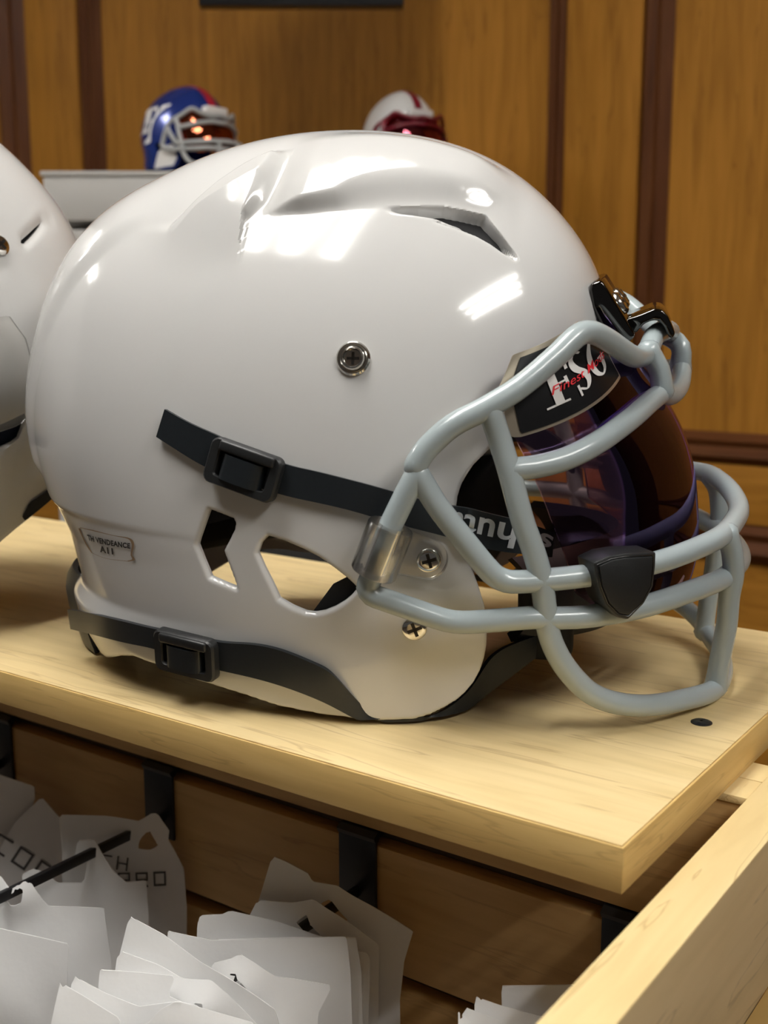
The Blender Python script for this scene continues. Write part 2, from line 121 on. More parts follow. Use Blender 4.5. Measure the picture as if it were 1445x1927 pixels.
def prism(bm, poly, lo, hi, bev=0.0, seg=2, axis=1):
    """polygon (x,z) extruded along y from lo to hi"""
    b2 = bmesh.new(); vs = [b2.verts.new((p[0], lo, p[1])) for p in poly]; f = b2.faces.new(vs)
    r = bmesh.ops.extrude_face_region(b2, geom=[f]); bmesh.ops.translate(b2, verts=[v for v in r['geom'] if isinstance(v, bmesh.types.BMVert)], vec=(0, hi-lo, 0))
    bmesh.ops.recalc_face_normals(b2, faces=b2.faces)
    if bev > 0: bmesh.ops.bevel(b2, geom=b2.edges[:], offset=bev, segments=seg, profile=0.5, affect='EDGES', clamp_overlap=True)
    me = bpy.data.meshes.new('t'); b2.to_mesh(me); b2.free(); bm.from_mesh(me); bpy.data.meshes.remove(me)
def seg_dist(px, pz, A, closed=True):
    """distance to a polyline"""
    A = np.asarray(A, float); n = len(A); d = np.full(px.shape, 1e9)
    for i in range(n if closed else n-1):
        a = A[i]; b = A[(i+1) % n]; e = b-a; L = e@e+1e-15
        t = np.clip(((px-a[0])*e[0]+(pz-a[1])*e[1])/L, 0, 1)
        d = np.minimum(d, np.hypot(px-a[0]-t*e[0], pz-a[1]-t*e[1]))
    return d
def poly_in(px, pz, A):
    A = np.asarray(A, float); n = len(A); ins = np.zeros(px.shape, bool)
    for i in range(n):
        x1, y1 = A[i]; x2, y2 = A[(i+1) % n]
        c = ((y1 > pz) != (y2 > pz)) & (px < (x2-x1)*(pz-y1)/(y2-y1+1e-18)+x1); ins ^= c
    return ins
def sdf(px, pz, A):   # positive inside
    d = seg_dist(px, pz, A); return np.where(poly_in(px, pz, A), d, -d)
def sstep(t): t = np.clip(t, 0, 1); return t*t*(3-2*t)
def clip_tris(V, T, f):
    """keep f>=0 of a triangle mesh, cutting triangles along f=0"""
    V = [np.asarray(v) for v in V]; f = list(f); cache = {}; out = []
    def cut(i, j):
        k = (min(i, j), max(i, j))
        if k not in cache:
            a, b = k; t = f[a]/(f[a]-f[b]); V.append(V[a]+(V[b]-V[a])*t); f.append(0.0); cache[k] = len(V)-1
        return cache[k]
    fa = np.array(f); T = np.asarray(T); pos = fa[T] >= 0; cnt = pos.sum(1)
    out = [tuple(t) for t in T[cnt == 3]]
    for t, p in zip(T[(cnt == 1) | (cnt == 2)], pos[(cnt == 1) | (cnt == 2)]):
        i = [k for k in range(3) if (p[k] if p.sum() == 1 else not p[k])][0]
        a, b, c = int(t[i]), int(t[(i+1) % 3]), int(t[(i+2) % 3])
        if p.sum() == 1: out.append((a, cut(a, b), cut(c, a)))
        else:
            x, y = cut(a, b), cut(c, a); out += [(x, b, c), (x, c, y)]
    used = sorted({i for t in out for i in t}); m = {o: k for k, o in enumerate(used)}
    return np.array([V[i] for i in used]), np.array([[m[i] for i in t] for t in out]), np.array([f[i] for i in used])
def vnormals(V, T):
    fn = np.cross(V[T[:, 1]]-V[T[:, 0]], V[T[:, 2]]-V[T[:, 0]]); n = np.zeros_like(V)
    for k in range(3): np.add.at(n, T[:, k], fn)
    return n/(np.linalg.norm(n, axis=1)[:, None]+1e-12)
def grid_tris(nu, nv, wrap=False):
    i = np.arange(nu-1)[:, None]; j = np.arange(nv if wrap else nv-1)[None, :]; j2 = (j+1) % nv
    a = i*nv+j; b = i*nv+j2; c = (i+1)*nv+j2; d = (i+1)*nv+j
    return np.concatenate([np.stack([a, b, c], -1).reshape(-1, 3), np.stack([a, c, d], -1).reshape(-1, 3)])
def thicken(Vo, T, Vi):
    """outer skin Vo, inner skin Vi, rim between them with its own vertices"""
    n = len(Vo); F = [tuple(t) for t in T] + [(t[2]+n, t[1]+n, t[0]+n) for t in T]
    ed = {}
    for t in T:
        for k in range(3): ed[(t[k], t[(k+1) % 3])] = 1
    rim = [(a, b) for a, b in ed if (b, a) not in ed]
    ids = sorted({i for e in rim for i in e}); m = {i: 2*n+k for k, i in enumerate(ids)}; q = len(ids)
    V = np.vstack([Vo, Vi, Vo[ids], Vi[ids]])
    F += [(m[b], m[a], m[a]+q, m[b]+q) for a, b in rim]
    return V, F
def text_bm(txt, size, extrude=0.0, shear=0.0, bold=0.0, spacing=1.0):
    cu = bpy.data.curves.new('t', 'FONT'); cu.body = txt; cu.size = size; cu.extrude = extrude; cu.shear = shear; cu.offset = bold
    cu.align_x = 'CENTER'; cu.align_y = 'CENTER'; cu.space_character = spacing; cu.resolution_u = 4
    o = bpy.data.objects.new('t', cu); COL.objects.link(o); dg = bpy.context.evaluated_depsgraph_get(); me = bpy.data.meshes.new_from_object(o.evaluated_get(dg))
    bpy.data.objects.remove(o); bpy.data.curves.remove(cu); return me

# ------------------------------------------------------------------ materials
def mat(name, color, rough=0.5, metal=0.0, spec=0.5, coat=0.0, build=None, **kw):
    m = bpy.data.materials.new(name); m.use_nodes = True; nt = m.node_tree; b = nt.nodes['Principled BSDF']
    b.inputs['Base Color'].default_value = (*color, 1); b.inputs['Roughness'].default_value = rough; b.inputs['Metallic'].default_value = metal
    b.inputs['Specular IOR Level'].default_value = spec; b.inputs['Coat Weight'].default_value = coat
    for k, v in kw.items(): b.inputs[k].default_value = v
    if build: build(nt, b)
    return m
def nnode(nt, typ, **kw):
    n = nt.nodes.new(typ)
    for k, v in kw.items(): setattr(n, k, v)
    return n
def wood(name, c_lo, c_mid, c_hi, scale=(2.5, 26, 26), rough=0.42, line=(0.0, 0, 0), line_amt=0.35, lscale=(3.0, 34, 34), rot=0.0, bump=0.06, spec=.5):
    def build(nt, b):
        tc = nnode(nt, 'ShaderNodeTexCoord'); mp = nnode(nt, 'ShaderNodeMapping'); mp.inputs['Scale'].default_value = scale; mp.inputs['Rotation'].default_value = (0, 0, rot)
        nt.links.new(tc.outputs['Object'], mp.inputs['Vector'])
        n1 = nnode(nt, 'ShaderNodeTexNoise'); n1.inputs['Scale'].default_value = 4; n1.inputs['Detail'].default_value = 6; n1.inputs['Distortion'].default_value = .6
        nt.links.new(mp.outputs[0], n1.inputs['Vector'])
        r1 = nnode(nt, 'ShaderNodeValToRGB'); r1.color_ramp.elements[0].position = .3; r1.color_ramp.elements[1].position = .72
        r1.color_ramp.elements[0].color = (*c_lo, 1); r1.color_ramp.elements[1].color = (*c_hi, 1); e = r1.color_ramp.elements.new(.5); e.color = (*c_mid, 1)
        nt.links.new(n1.outputs['Fac'], r1.inputs['Fac'])
        mp2 = nnode(nt, 'ShaderNodeMapping'); mp2.inputs['Scale'].default_value = lscale; mp2.inputs['Rotation'].default_value = (0, 0, rot)
        nt.links.new(tc.outputs['Object'], mp2.inputs['Vector'])
        n2 = nnode(nt, 'ShaderNodeTexNoise'); n2.inputs['Scale'].default_value = 2.2; n2.inputs['Detail'].default_value = 3; n2.inputs['Distortion'].default_value = .25
        nt.links.new(mp2.outputs[0], n2.inputs['Vector'])
        r2 = nnode(nt, 'ShaderNodeValToRGB'); els = r2.color_ramp.elements
        els[0].position = .575; els[0].color = (0, 0, 0, 1); els[1].position = .615; els[1].color = (0, 0, 0, 1); e = els.new(.595); e.color = (1, 1, 1, 1)
        nt.links.new(n2.outputs['Fac'], r2.inputs['Fac'])
        mul = nnode(nt, 'ShaderNodeMath', operation='MULTIPLY'); mul.inputs[1].default_value = line_amt; nt.links.new(r2.outputs[0], mul.inputs[0])
        mx = nnode(nt, 'ShaderNodeMix', data_type='RGBA'); nt.links.new(mul.outputs[0], mx.inputs['Factor']); nt.links.new(r1.outputs[0], mx.inputs['A']); mx.inputs['B'].default_value = (*line, 1)
        nt.links.new(mx.outputs['Result'], b.inputs['Base Color'])
        bp = nnode(nt, 'ShaderNodeBump'); bp.inputs['Strength'].default_value = bump; bp.inputs['Distance'].default_value = .0006; nt.links.new(n1.outputs['Fac'], bp.inputs['Height']); nt.links.new(bp.outputs[0], b.inputs['Normal'])
    return mat(name, c_mid, rough, spec=spec, build=build)
def noisy(name, c1, c2, scale, rough=.5, bump=0.0, dist=.0004, **kw):
    def build(nt, b):
        tc = nnode(nt, 'ShaderNodeTexCoord'); n1 = nnode(nt, 'ShaderNodeTexNoise'); n1.inputs['Scale'].default_value = scale; n1.inputs['Detail'].default_value = 4
        nt.links.new(tc.outputs['Object'], n1.inputs['Vector']); mx = nnode(nt, 'ShaderNodeMix', data_type='RGBA'); mx.inputs['A'].default_value = (*c1, 1); mx.inputs['B'].default_value = (*c2, 1)
        nt.links.new(n1.outputs['Fac'], mx.inputs['Factor']); nt.links.new(mx.outputs['Result'], b.inputs['Base Color'])
        if bump:
            bp = nnode(nt, 'ShaderNodeBump'); bp.inputs['Strength'].default_value = bump; bp.inputs['Distance'].default_value = dist; nt.links.new(n1.outputs['Fac'], bp.inputs['Height']); nt.links.new(bp.outputs[0], b.inputs['Normal'])
    return mat(name, c1, rough, build=build, **kw)
def clear(name, tint, gloss=.12, rough=.05, coat_tint=(1, 1, 1), fres=1.5):
    m = bpy.data.materials.new(name); m.use_nodes = True; nt = m.node_tree; nt.nodes.clear()
    out = nnode(nt, 'ShaderNodeOutputMaterial'); tr = nnode(nt, 'ShaderNodeBsdfTransparent'); tr.inputs[0].default_value = (*tint, 1)
    gl = nnode(nt, 'ShaderNodeBsdfGlossy'); gl.inputs['Roughness'].default_value = rough; gl.inputs['Color'].default_value = (*coat_tint, 1)
    lw = nnode(nt, 'ShaderNodeFresnel'); lw.inputs['IOR'].default_value = fres
    ad = nnode(nt, 'ShaderNodeMath', operation='ADD', use_clamp=True); ad.inputs[1].default_value = gloss; nt.links.new(lw.outputs[0], ad.inputs[0])
    mx = nnode(nt, 'ShaderNodeMixShader'); nt.links.new(ad.outputs[0], mx.inputs[0]); nt.links.new(tr.outputs[0], mx.inputs[1]); nt.links.new(gl.outputs[0], mx.inputs[2]); nt.links.new(mx.outputs[0], out.inputs[0])
    return m
def emit(name, color, power):
    m = bpy.data.materials.new(name); m.use_nodes = True; nt = m.node_tree; nt.nodes.clear()
    out = nnode(nt, 'ShaderNodeOutputMaterial'); e = nnode(nt, 'ShaderNodeEmission'); e.inputs[0].default_value = (*color, 1); e.inputs[1].default_value = power; nt.links.new(e.outputs[0], out.inputs[0]); return m
M = dict(
    white=noisy('gloss_white_shell', (.655, .65, .64), (.685, .68, .67), 3.0, rough=.13, spec=.55, coat=.35),
    grey=noisy('grey_coated_bar', (.36, .42, .435), (.41, .47, .485), 30, rough=.24, spec=.5, coat=.3),
    blackp=noisy('black_textured_plastic', (.012, .013, .014), (.02, .021, .022), 900, rough=.42, bump=.25, dist=.0003),
    strap=noisy('black_rubber_strap', (.010, .013, .016), (.016, .02, .024), 500, rough=.36, bump=.05),
    pad=noisy('black_foam_pad', (.009, .009, .010), (.018, .018, .02), 60, rough=.75),
    chrome=mat('chrome', (.72, .70, .66), .16, 1.0),
    dark_metal=mat('dark_recess', (.05, .045, .04), .35, .8),
    blackchrome=mat('black_chrome', (.085, .082, .08), .08, 1.0),
    clearp=clear('clear_plastic', (.95, .945, .93), .14, .22),
    visor=clear('violet_tinted_visor', (.80, .645, .64), .045, .02, (.62, .48, .95), 1.5),
    visor_rim=mat('champagne_rim', (.55, .47, .36), .28, .7),
    stick_black=noisy('black_sticker', (.008, .008, .009), (.012, .012, .013), 40, rough=.25),
    ink_white=mat('white_ink', (.80, .78, .76), .4), ink_red=mat('red_ink', (.72, .02, .03), .4), ink_black=mat('black_ink', (.03, .028, .026), .5), ink_silver=mat('silver_ink', (.72, .74, .76), .3, .3),
    ink_grey=mat('grey_ink', (.10, .095, .10), .6),
    tape=clear('clear_sticker', (.93, .92, .90), .02, .25, fres=1.2),
    maple=wood('maple_laminate', (.72, .55, .27), (.80, .62, .32), (.85, .67, .365), line=(.42, .26, .10), line_amt=.45, rot=.05),
    band=wood('maple_edge_band', (.62, .41, .145), (.68, .46, .17), (.73, .51, .20), line=(.32, .17, .05), line_amt=.35, scale=(3, 3, 40), lscale=(4, 4, 60)),
    board_top=wood('pale_pine_edge', (.74, .56, .27), (.80, .62, .31), (.84, .66, .35), line=(.42, .24, .07), line_amt=.5, scale=(26, 2.2, 26), lscale=(46, 4, 46)),
    board=wood('tan_laminate', (.60, .45, .24), (.66, .50, .275), (.70, .54, .31), line=(.26, .17, .09), line_amt=.5, scale=(20, 3, 22), lscale=(36, 5, 38)),
    slat=wood('slatwall_laminate', (.54, .325, .12), (.61, .38, .15), (.67, .43, .175), line=(.25, .13, .04), line_amt=.3, scale=(3, 20, 26)),
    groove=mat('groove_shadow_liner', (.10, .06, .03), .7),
    hook=noisy('black_hook_metal', (.010, .011, .013), (.016, .017, .02), 200, rough=.35),
    wallw=wood('stained_wall_panel', (.31, .133, .018), (.38, .166, .022), (.45, .20, .028), scale=(14, 14, 1.1), lscale=(22, 22, 1.6), line=(.10, .04, .01), line_amt=.35, rough=.6, spec=.12),
    wallm=wood('dark_stained_moulding', (.085, .026, .007), (.11, .036, .010), (.14, .05, .014), scale=(14, 14, 1.1), lscale=(22, 22, 1.6), line=(.05, .02, .006), line_amt=.3, rough=.5, spec=.15),
    wallr=wood('stained_wall_rail', (.31, .133, .018), (.38, .166, .022), (.45, .20, .028), scale=(1.1, 14, 14), lscale=(1.6, 22, 22), line=(.10, .04, .01), line_amt=.35, rough=.6, spec=.12),
    wallmr=wood('dark_stained_rail_moulding', (.085, .026, .007), (.11, .036, .010), (.14, .05, .014), scale=(1.1, 14, 14), lscale=(1.6, 22, 22), line=(.05, .02, .006), line_amt=.3, rough=.5, spec=.15),
    cab=noisy('grey_white_laminate', (.56, .55, .53), (.60, .59, .57), 8, rough=.5),
    cab_dark=mat('dark_cabinet_recess', (.03, .028, .026), .7),
    ceil=noisy('ceiling_tile', (.72, .70, .66), (.78, .76, .72), 120, rough=.9),
    carpet=noisy('brown_carpet', (.10, .075, .055), (.16, .12, .09), 180, rough=.95, bump=.4),
    housing=mat('white_enamel_housing', (.8, .8, .78), .35), tubes=emit('fluorescent_tube', (1.0, .975, .925), TUBE_POWER), louver=mat('louver_aluminium', (.75, .75, .75), .3, .9),
    blue=noisy('metallic_blue_shell', (.012, .035, .23), (.016, .045, .27), 400, rough=.22, metal=.35, coat=.5),
    red=mat('red_stripe', (.40, .012, .03), .3), maroon=mat('maroon_trim', (.17, .006, .018), .28),
    mini_grey=mat('pale_grey_mask', (.42, .43, .43), .35), mini_visor=clear('amber_red_visor', (.60, .10, .04), .22, .06, (1, .32, .16), 1.45),
    mini_visor2=clear('crimson_visor', (.45, .03, .06), .2, .06, (1, .25, .35), 1.45),
    navy=mat('navy_lining', (.006, .012, .035), .6), brownpad=mat('brown_seam', (.30, .20, .12), .6),
    screen=mat('black_frame', (.012, .012, .013), .3),
)
def bagmat():
    def build(nt, b):
        tc = nnode(nt, 'ShaderNodeTexCoord'); n1 = nnode(nt, 'ShaderNodeTexNoise'); n1.inputs['Scale'].default_value = 26; n1.inputs['Detail'].default_value = 5
        nt.links.new(tc.outputs['Object'], n1.inputs['Vector']); mx = nnode(nt, 'ShaderNodeMix', data_type='RGBA'); mx.inputs['A'].default_value = (.80, .80, .80, 1); mx.inputs['B'].default_value = (.90, .90, .90, 1)
        nt.links.new(n1.outputs['Fac'], mx.inputs['Factor']); nt.links.new(mx.outputs['Result'], b.inputs['Base Color'])
        bp = nnode(nt, 'ShaderNodeBump'); bp.inputs['Strength'].default_value = .35; bp.inputs['Distance'].default_value = .003; nt.links.new(n1.outputs['Fac'], bp.inputs['Height']); nt.links.new(bp.outputs[0], b.inputs['Normal'])
    return mat('white_poly_film', (.7, .7, .7), .38, build=build)
M['bag'] = bagmat()

# ------------------------------------------------------------------ the room
FLOOR, CEIL = -1.10, 1.60
def struct(o, kind='structure'): o['kind'] = kind; return o
def enroot(name, z=0.0): return empty(name, CORNER+Vector((0, 0, z)), YAW)
struct(box('floor', (-5, -4, FLOOR-.05), (5, 4.5, FLOOR), M['carpet']))
struct(box('ceiling', (-5, -4, CEIL), (5, 4.5, CEIL+.05), M['ceil']))
wall = struct(enroot('wall_back')); WN = 1.5
WV = {int(k): v for k, v in D['WALLV'].items()}; WZ = {int(k): v for k, v in D['WALLZ'].items()}
box('backing', (-8.0, WN+.012, FLOOR), (3.2, WN+.10, CEIL), M['wallm'], wall)
def moulding_v(e0, e1, z0, z1):
    c_ = (e0+e1)/2; w_ = (e1-e0)/2; prof = [(-w_, .012), (-w_, -.004), (-w_*.6, -.016), (-w_*.1, -.006), (w_*.3, -.012), (w_*.7, -.004), (w_, 0), (w_, .012)]
    V = [(c_+a, WN+b, z) for z in (z0, z1) for a, b in prof]; n = len(prof); F = [(i, (i+1) % n, n+(i+1) % n, n+i) for i in range(n)] + [tuple(range(n))[::-1], tuple(range(n, 2*n))]
    mesh('moulding', V, F, M['wallm'], wall, angle=30)
def moulding_h(z0, z1, e0, e1):
    c_ = (z0+z1)/2; w_ = (z1-z0)/2; prof = [(-w_, .012), (-w_, -.006), (-w_*.5, -.020), (w_*.1, -.008), (w_*.5, -.014), (w_, -.002), (w_, .012)]
    V = [(e, WN+b, c_+a) for e in (e0, e1) for a, b in prof]; n = len(prof); F = [(i, (i+1) % n, n+(i+1) % n, n+i) for i in range(n)] + [tuple(range(n))[::-1], tuple(range(n, 2*n))]
    mesh('moulding', V, F, M['wallmr'], wall, angle=30)
zt_, zb_ = WZ[815], WZ[875]; zl, zll = WZ[985], WZ[1055]
RX = 1.6
for e0, e1 in ((WV[200], WV[1030]), (WV[1260], RX), (-8.0, WV[65]-.12)):
    box('panel', (e0, WN+.002, zt_), (e1, WN+.02, CEIL), M['wallw'], wall)
for e0, e1 in ((WV[65], WV[160]), (WV[1065], WV[1205])):
    box('stile', (e0, WN-.010, zt_), (e1, WN+.02, CEIL), M['wallw'], wall, bev=.002)
for e0, e1 in ((WV[160], WV[200]), (WV[1030], WV[1065]), (WV[1205], WV[1260]), (WV[65]-.12, WV[65])): moulding_v(e0, e1, zt_, CEIL)
moulding_h(zb_, zt_, -8.0, RX)
box('rail', (-8.0, WN-.008, zl), (RX, WN+.02, zb_), M['wallr'], wall, bev=.002)
moulding_h(zll, zl, -8.0, RX)
box('panel', (-8.0, WN+.002, FLOOR+.12), (RX, WN+.02, zll), M['wallr'], wall)
struct(box('baseboard_back', (-8.0, WN-.02, FLOOR), (RX, WN+.012, FLOOR+.12), M['wallmr'], None, bev=.004, mtx=Matrix.Translation(CORNER) @ Matrix.Rotation(YAW, 4, 'Z')))
# fluorescent troffers in the ceiling grid, long side away from the shelf
def troffer(e, n, label):
    t = empty('ceiling_light', EN(e, n, CEIL), YAW); tag(t, label, 'light', 'fluorescent ceiling lights'); w, l, d = .30, .60, .07
    bm = bmesh.new()
    for lo, hi in (((-w-.02, -l-.02, -.012), (-w, l+.02, 0)), ((w, -l-.02, -.012), (w+.02, l+.02, 0)), ((-w, -l-.02, -.012), (w, -l, 0)), ((-w, l, -.012), (w, l+.02, 0)), ((-w, -l, -.004), (w, l, 0))): bm_box(bm, lo, hi)
    bmobj('housing', bm, M['housing'], t, smooth=False)
    for k in (-1, 0, 1): box('lamp_lens', (k*.19-.038, -l+.02, -.020), (k*.19+.038, l-.02, -.008), M['tubes'], t, bev=.004)
    for k in range(5): box('louver', (-w, -l+.2+k*.2-.004, -.05), (w, -l+.2+k*.2+.004, -.006), M['louver'], t)
LIGHTS = [(-2.9, -.3), (-.42, -.32), (1.5, -.25)]
for (e, n), w_ in zip(LIGHTS, ('farthest left above the shelf end', 'straight above the two white helmets', 'right of the shelf corner, over the side rail')): troffer(e, n, 'recessed ceiling light with three lens strips, '+w_)

# ------------------------------------------------------------------ shelf, slatwall, side rail
shelf = tag(enroot('wooden_shelf'), 'maple laminate shelf board with banded edges under the white helmets', 'shelf')
SD, SL, ST = .316, 1.75, .0182
box('board', (-SL, .0012, -ST), (-.0012, SD, 0), M['maple'], shelf)
box('edge_band', (-SL, 0, -ST-.0002), (0, .0011, -.0004), M['band'], shelf, bev=.0003)
box('edge_band', (-.0011, .0011, -ST-.0002), (0, SD, -.0004), M['band'], shelf, bev=.0003)
sc = Vector(D['SHSCREW'])-CORNER; sx, sy = sc.dot(E), sc.dot(N)
def screw(name, parent, mtx, r=.0055, h=.0022, m1=None, m2=None, cross_h=None):
    o = lathe(name, [(r, 0), (r, h*.35), (r*.86, h*.75), (r*.6, h*.95), (r*.15, h), (.00001, h)], m1 or M['chrome'], parent, mtx)
    bm = bmesh.new(); bm_box(bm, (-r*.62, -r*.14, h*.72), (r*.62, r*.14, h*1.03)); bm_box(bm, (-r*.14, -r*.62, h*.72), (r*.14, r*.62, h*1.03))
    bmobj('cross_slot', bm, m2 or M['dark_metal'], o, smooth=False); return o
ss = screw('screw', shelf, Matrix.Translation((sx, sy, 0)), .0050, .0010, M['hook'], M['ink_black'])
slat = tag(enroot('slatwall'), 'tan slatwall with horizontal grooves under the shelf, holding black hooks', 'slatwall')
NS = .111; Z0 = -ST; pitch = .0805; gz = .0090
tops = [Z0-.0045, -.0973, -.0973-pitch, -.0973-2*pitch, -.0973-3*pitch]; bots = [-.0883, -.0973-pitch+gz, -.0973-2*pitch+gz, -.0973-3*pitch+gz, -.0973-4*pitch+gz]
for i, (a, b) in enumerate(zip(tops, bots)): box('slat', (-SL, NS, b), (.0110, NS+.012, a), M['slat'], slat, bev=.0008)
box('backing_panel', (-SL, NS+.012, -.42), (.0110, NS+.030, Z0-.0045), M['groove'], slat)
rail = tag(enroot('bin_rail'), 'pale wooden rail end behind the shelf corner, meeting the side rail', 'rail')
box('strip', (-.16, NS-.0008, Z0-.004), (.0112, NS+.0205, Z0-.0003), M['board_top'], rail, bev=.0004)
box('strip', (-.16, NS+.0211, Z0-.004), (.0112, NS+.0420, Z0-.0003), M['board_top'], rail, bev=.0004)
side = tag(enroot('side_rail'), 'long yellow pine topped side rail running past the shelf corner', 'rail')
box('board', (.0115, -.55, -.0885), (.0308, .42, -.0182), M['board'], side, bev=.0005)
box('top_edge', (.0113, -.55, -.0181), (.0310, .42, -.0170), M['board_top'], side, bev=.0003)
low = tag(enroot('lower_rail'), 'lower wooden rail below the side rail at the bottom right edge', 'rail')
box('board', (.020, -.5, -.19), (.046, .40, -.118), M['board'], low, bev=.001)
box('top_edge', (.019, -.5, -.1179), (.047, .40, -.1155), M['band'], low, bev=.0004)

# hooks in the groove
hooklab = ['leftmost black slatwall hook, at the left edge under the shelf', 'second black slatwall hook from the left, its arm through a bag handle', 'third black slatwall hook from the left, behind the middle bags', 'rightmost black slatwall hook, in shadow below the shelf corner']
for i, e in enumerate([-.5165, -.3565, -.2005, -.0420]):
    h_ = tag(enroot('slatwall_hook'), hooklab[i], 'hook', 'black slatwall hooks')
    w = .0128
    box('plate', (e-w, NS-.0030, -.137), (e+w, NS-.0008, -.0945), M['hook'], h_, bev=.0008)
    prof = [(NS-.0030, -.0945), (NS-.0045, -.0915), (NS-.001, -.0890), (NS+.011, -.0890), (NS+.011, -.0915), (NS+.001, -.0925), (NS-.0008, -.0950)]
    V = [(x, y, z) for x in (e-w, e+w) for y, z in prof]; n = len(prof)
    mesh('lip', V, [(k, (k+1) % n, n+(k+1) % n, n+k) for k in range(n)] + [tuple(range(n))[::-1], tuple(range(n, 2*n))], M['hook'], h_, smooth=False)
    box('arm', (e-.0017, -.12, -.1292), (e+.0017, NS-.003, -.1232), M['hook'], h_, bev=.0006)

# ------------------------------------------------------------------ white poly bags
BAGLAB = {
 'a0': 'dim white poly bag at the left edge, highest of the left bags', 'a1': 'white poly bag with a slanted printed C and O near the left edge', 'a2': 'white poly bag printed PRO, its handle hole on the hook arm', 'a3': 'white poly bag with a looped handle in front of the printed bags',
 'a4': 'bright white poly bag at the left, black hook arm showing in its handle hole', 'a5': 'bright wrinkled poly bag lowest at the left edge', 'b1': 'rearmost bag of the middle group, its right corner nearest the slatwall', 'b2': 'second bag of the middle group with a dark triangular handle hole',
 'b3': 'thin brownish bag top peeking out left of the middle group', 'b6': 'bag edge third behind the flat topped middle bag', 'b5': 'bag edge just behind the flat topped middle bag', 'b4': 'large flat topped beige poly bag in the middle group',
 'c2': 'bright white bag with a long dark handle slit, pointed right corner', 'c1': 'grey-beige bag with a long diagonal edge across the front bags', 'c3': 'bright white bag with a round edged handle hole at the bottom', 'c4': 'bright white bag with a straight top edge above the pointed ones',
 'c5': 'bright bag with a pointed left corner, second from the front at the bottom', 'c6': 'frontmost bright bag with a pointed corner at bottom left', 'c7': 'bright crumpled bag flap at the very bottom edge',
 'd1': 'shadowed bag with a level top beside the side rail', 'd2': 'shadowed bag with a slanted top below the level one at bottom right', 'd3': 'thin shadowed bag edge, second from left at bottom right', 'd4': 'leftmost thin bag edge of the bottom right stack'}
def bag(nm, y, poly, hole):
    P = np.array(poly); lo = P.min(0); hi = P.max(0); c_ = (lo+hi)/2
    nu = int((hi[0]-lo[0])/.0026)+3; nv = int((hi[1]-lo[1])/.0026)+3
    X, Z = np.meshgrid(np.linspace(lo[0]-.002, hi[0]+.002, nu), np.linspace(lo[1]-.002, hi[1]+.002, nv), indexing='ij'); x = X.ravel(); z = Z.ravel()
    f = sdf(x, z, P)
    if hole: f = np.minimum(f, -sdf(x, z, np.array(hole)))
    ph = rng.uniform(0, 6.28, 8); th = rng.uniform(-1, 1, 4); bow = rng.uniform(-.02, .02)
    yy = .0011*np.sin(70*x+45*z+ph[0]) + .0009*np.sin(95*z-60*x+ph[1]) + .0006*np.abs(np.sin(60*x+30*th[0]*z+ph[2])) + .0007*np.sin(150*x+90*z+ph[3])
    t = (hi[1]-z)/(hi[1]-lo[1]); yy = yy*np.minimum(1, t*2)*.8 + (-.012*np.sin(np.clip(t, 0, 1)*2.2)) + (x-c_[0])*bow*3*t
    if hole:
        hc = np.mean(np.array(hole), 0); yy += -.004*np.exp(-((x-hc[0])**2+(z-hc[1])**2)/.012**2)
    V = np.stack([x-c_[0], yy, z-hi[1]], -1); T = grid_tris(nu, nv); T = T[:, ::-1]
    V, T, _ = clip_tris(V, T, f); nrm = vnormals(V, T)
    if nrm[:, 1].mean() > 0: T = T[:, ::-1]; nrm = -nrm
    V2, F = thicken(V, T, V-nrm*.0006)
    o = mesh('poly_bag', V2, F, M['bag'], None, angle=50); o.location = (c_[0], y, hi[1])
    tag(o, BAGLAB[nm], 'bag', 'white poly bags on the hooks'); BAGS[nm] = (o, V, Vector(o.location)); return o
BAGS = {}
for nm, y, poly, hole in D['BAGS']: bag(nm, y, poly, hole)
GLYPH = {'C': [[(.9, .95), (.1, .95), (.1, .05), (.9, .05)]], 'O': [[(.1, .05), (.1, .95), (.9, .95), (.9, .05), (.1, .05)]], 'H': [[(.1, 0), (.1, 1)], [(.9, 0), (.9, 1)], [(.1, .5), (.9, .5)]],
         'P': [[(.1, 0), (.1, .95), (.9, .95), (.9, .45), (.1, .45)]], 'R': [[(.1, 0), (.1, .95), (.9, .95), (.9, .45), (.1, .45)], [(.5, .45), (.9, 0)]]}
def bag_print(nm, txt, world, deg, size):
    o, Vb_, loc = BAGS[nm]; R = Matrix.Rotation(math.radians(deg), 2); w = Vector(world); V = []; F = []; wd = size*.13
    for i, ch in enumerate(txt):
        for line in GLYPH[ch]:
            for a, b in zip(line, line[1:]):
                pa, pb = (Vector(((q[0]*.95+(i-(len(txt)-1)/2-.5)*1.3)*size, (q[1]-.5)*size)) for q in (a, b)); d = (pb-pa).normalized(); n_ = Vector((-d.y, d.x)); pa -= d*wd/2; pb += d*wd/2; k0 = len(V)
                for p in (pa+n_*wd/2, pa-n_*wd/2, pb-n_*wd/2, pb+n_*wd/2):
                    q = R @ p; x = w.x-loc.x+q.x; z = w.z-loc.z+q.y; kk = np.argsort((Vb_[:, 0]-x)**2+(Vb_[:, 2]-z)**2)[:4]; V.append((x, Vb_[kk, 1].min()-.0006, z))
                F.append((k0, k0+1, k0+2, k0+3))
    mesh('lettering', V, F, M['ink_grey'], o, smooth=False)
for (txt, w, deg), nm, sz in zip(D['BAGTXT'], ('a1', 'a2', 'a2'), (.0125, .0078, .0085)): bag_print(nm, txt, w, deg, sz)

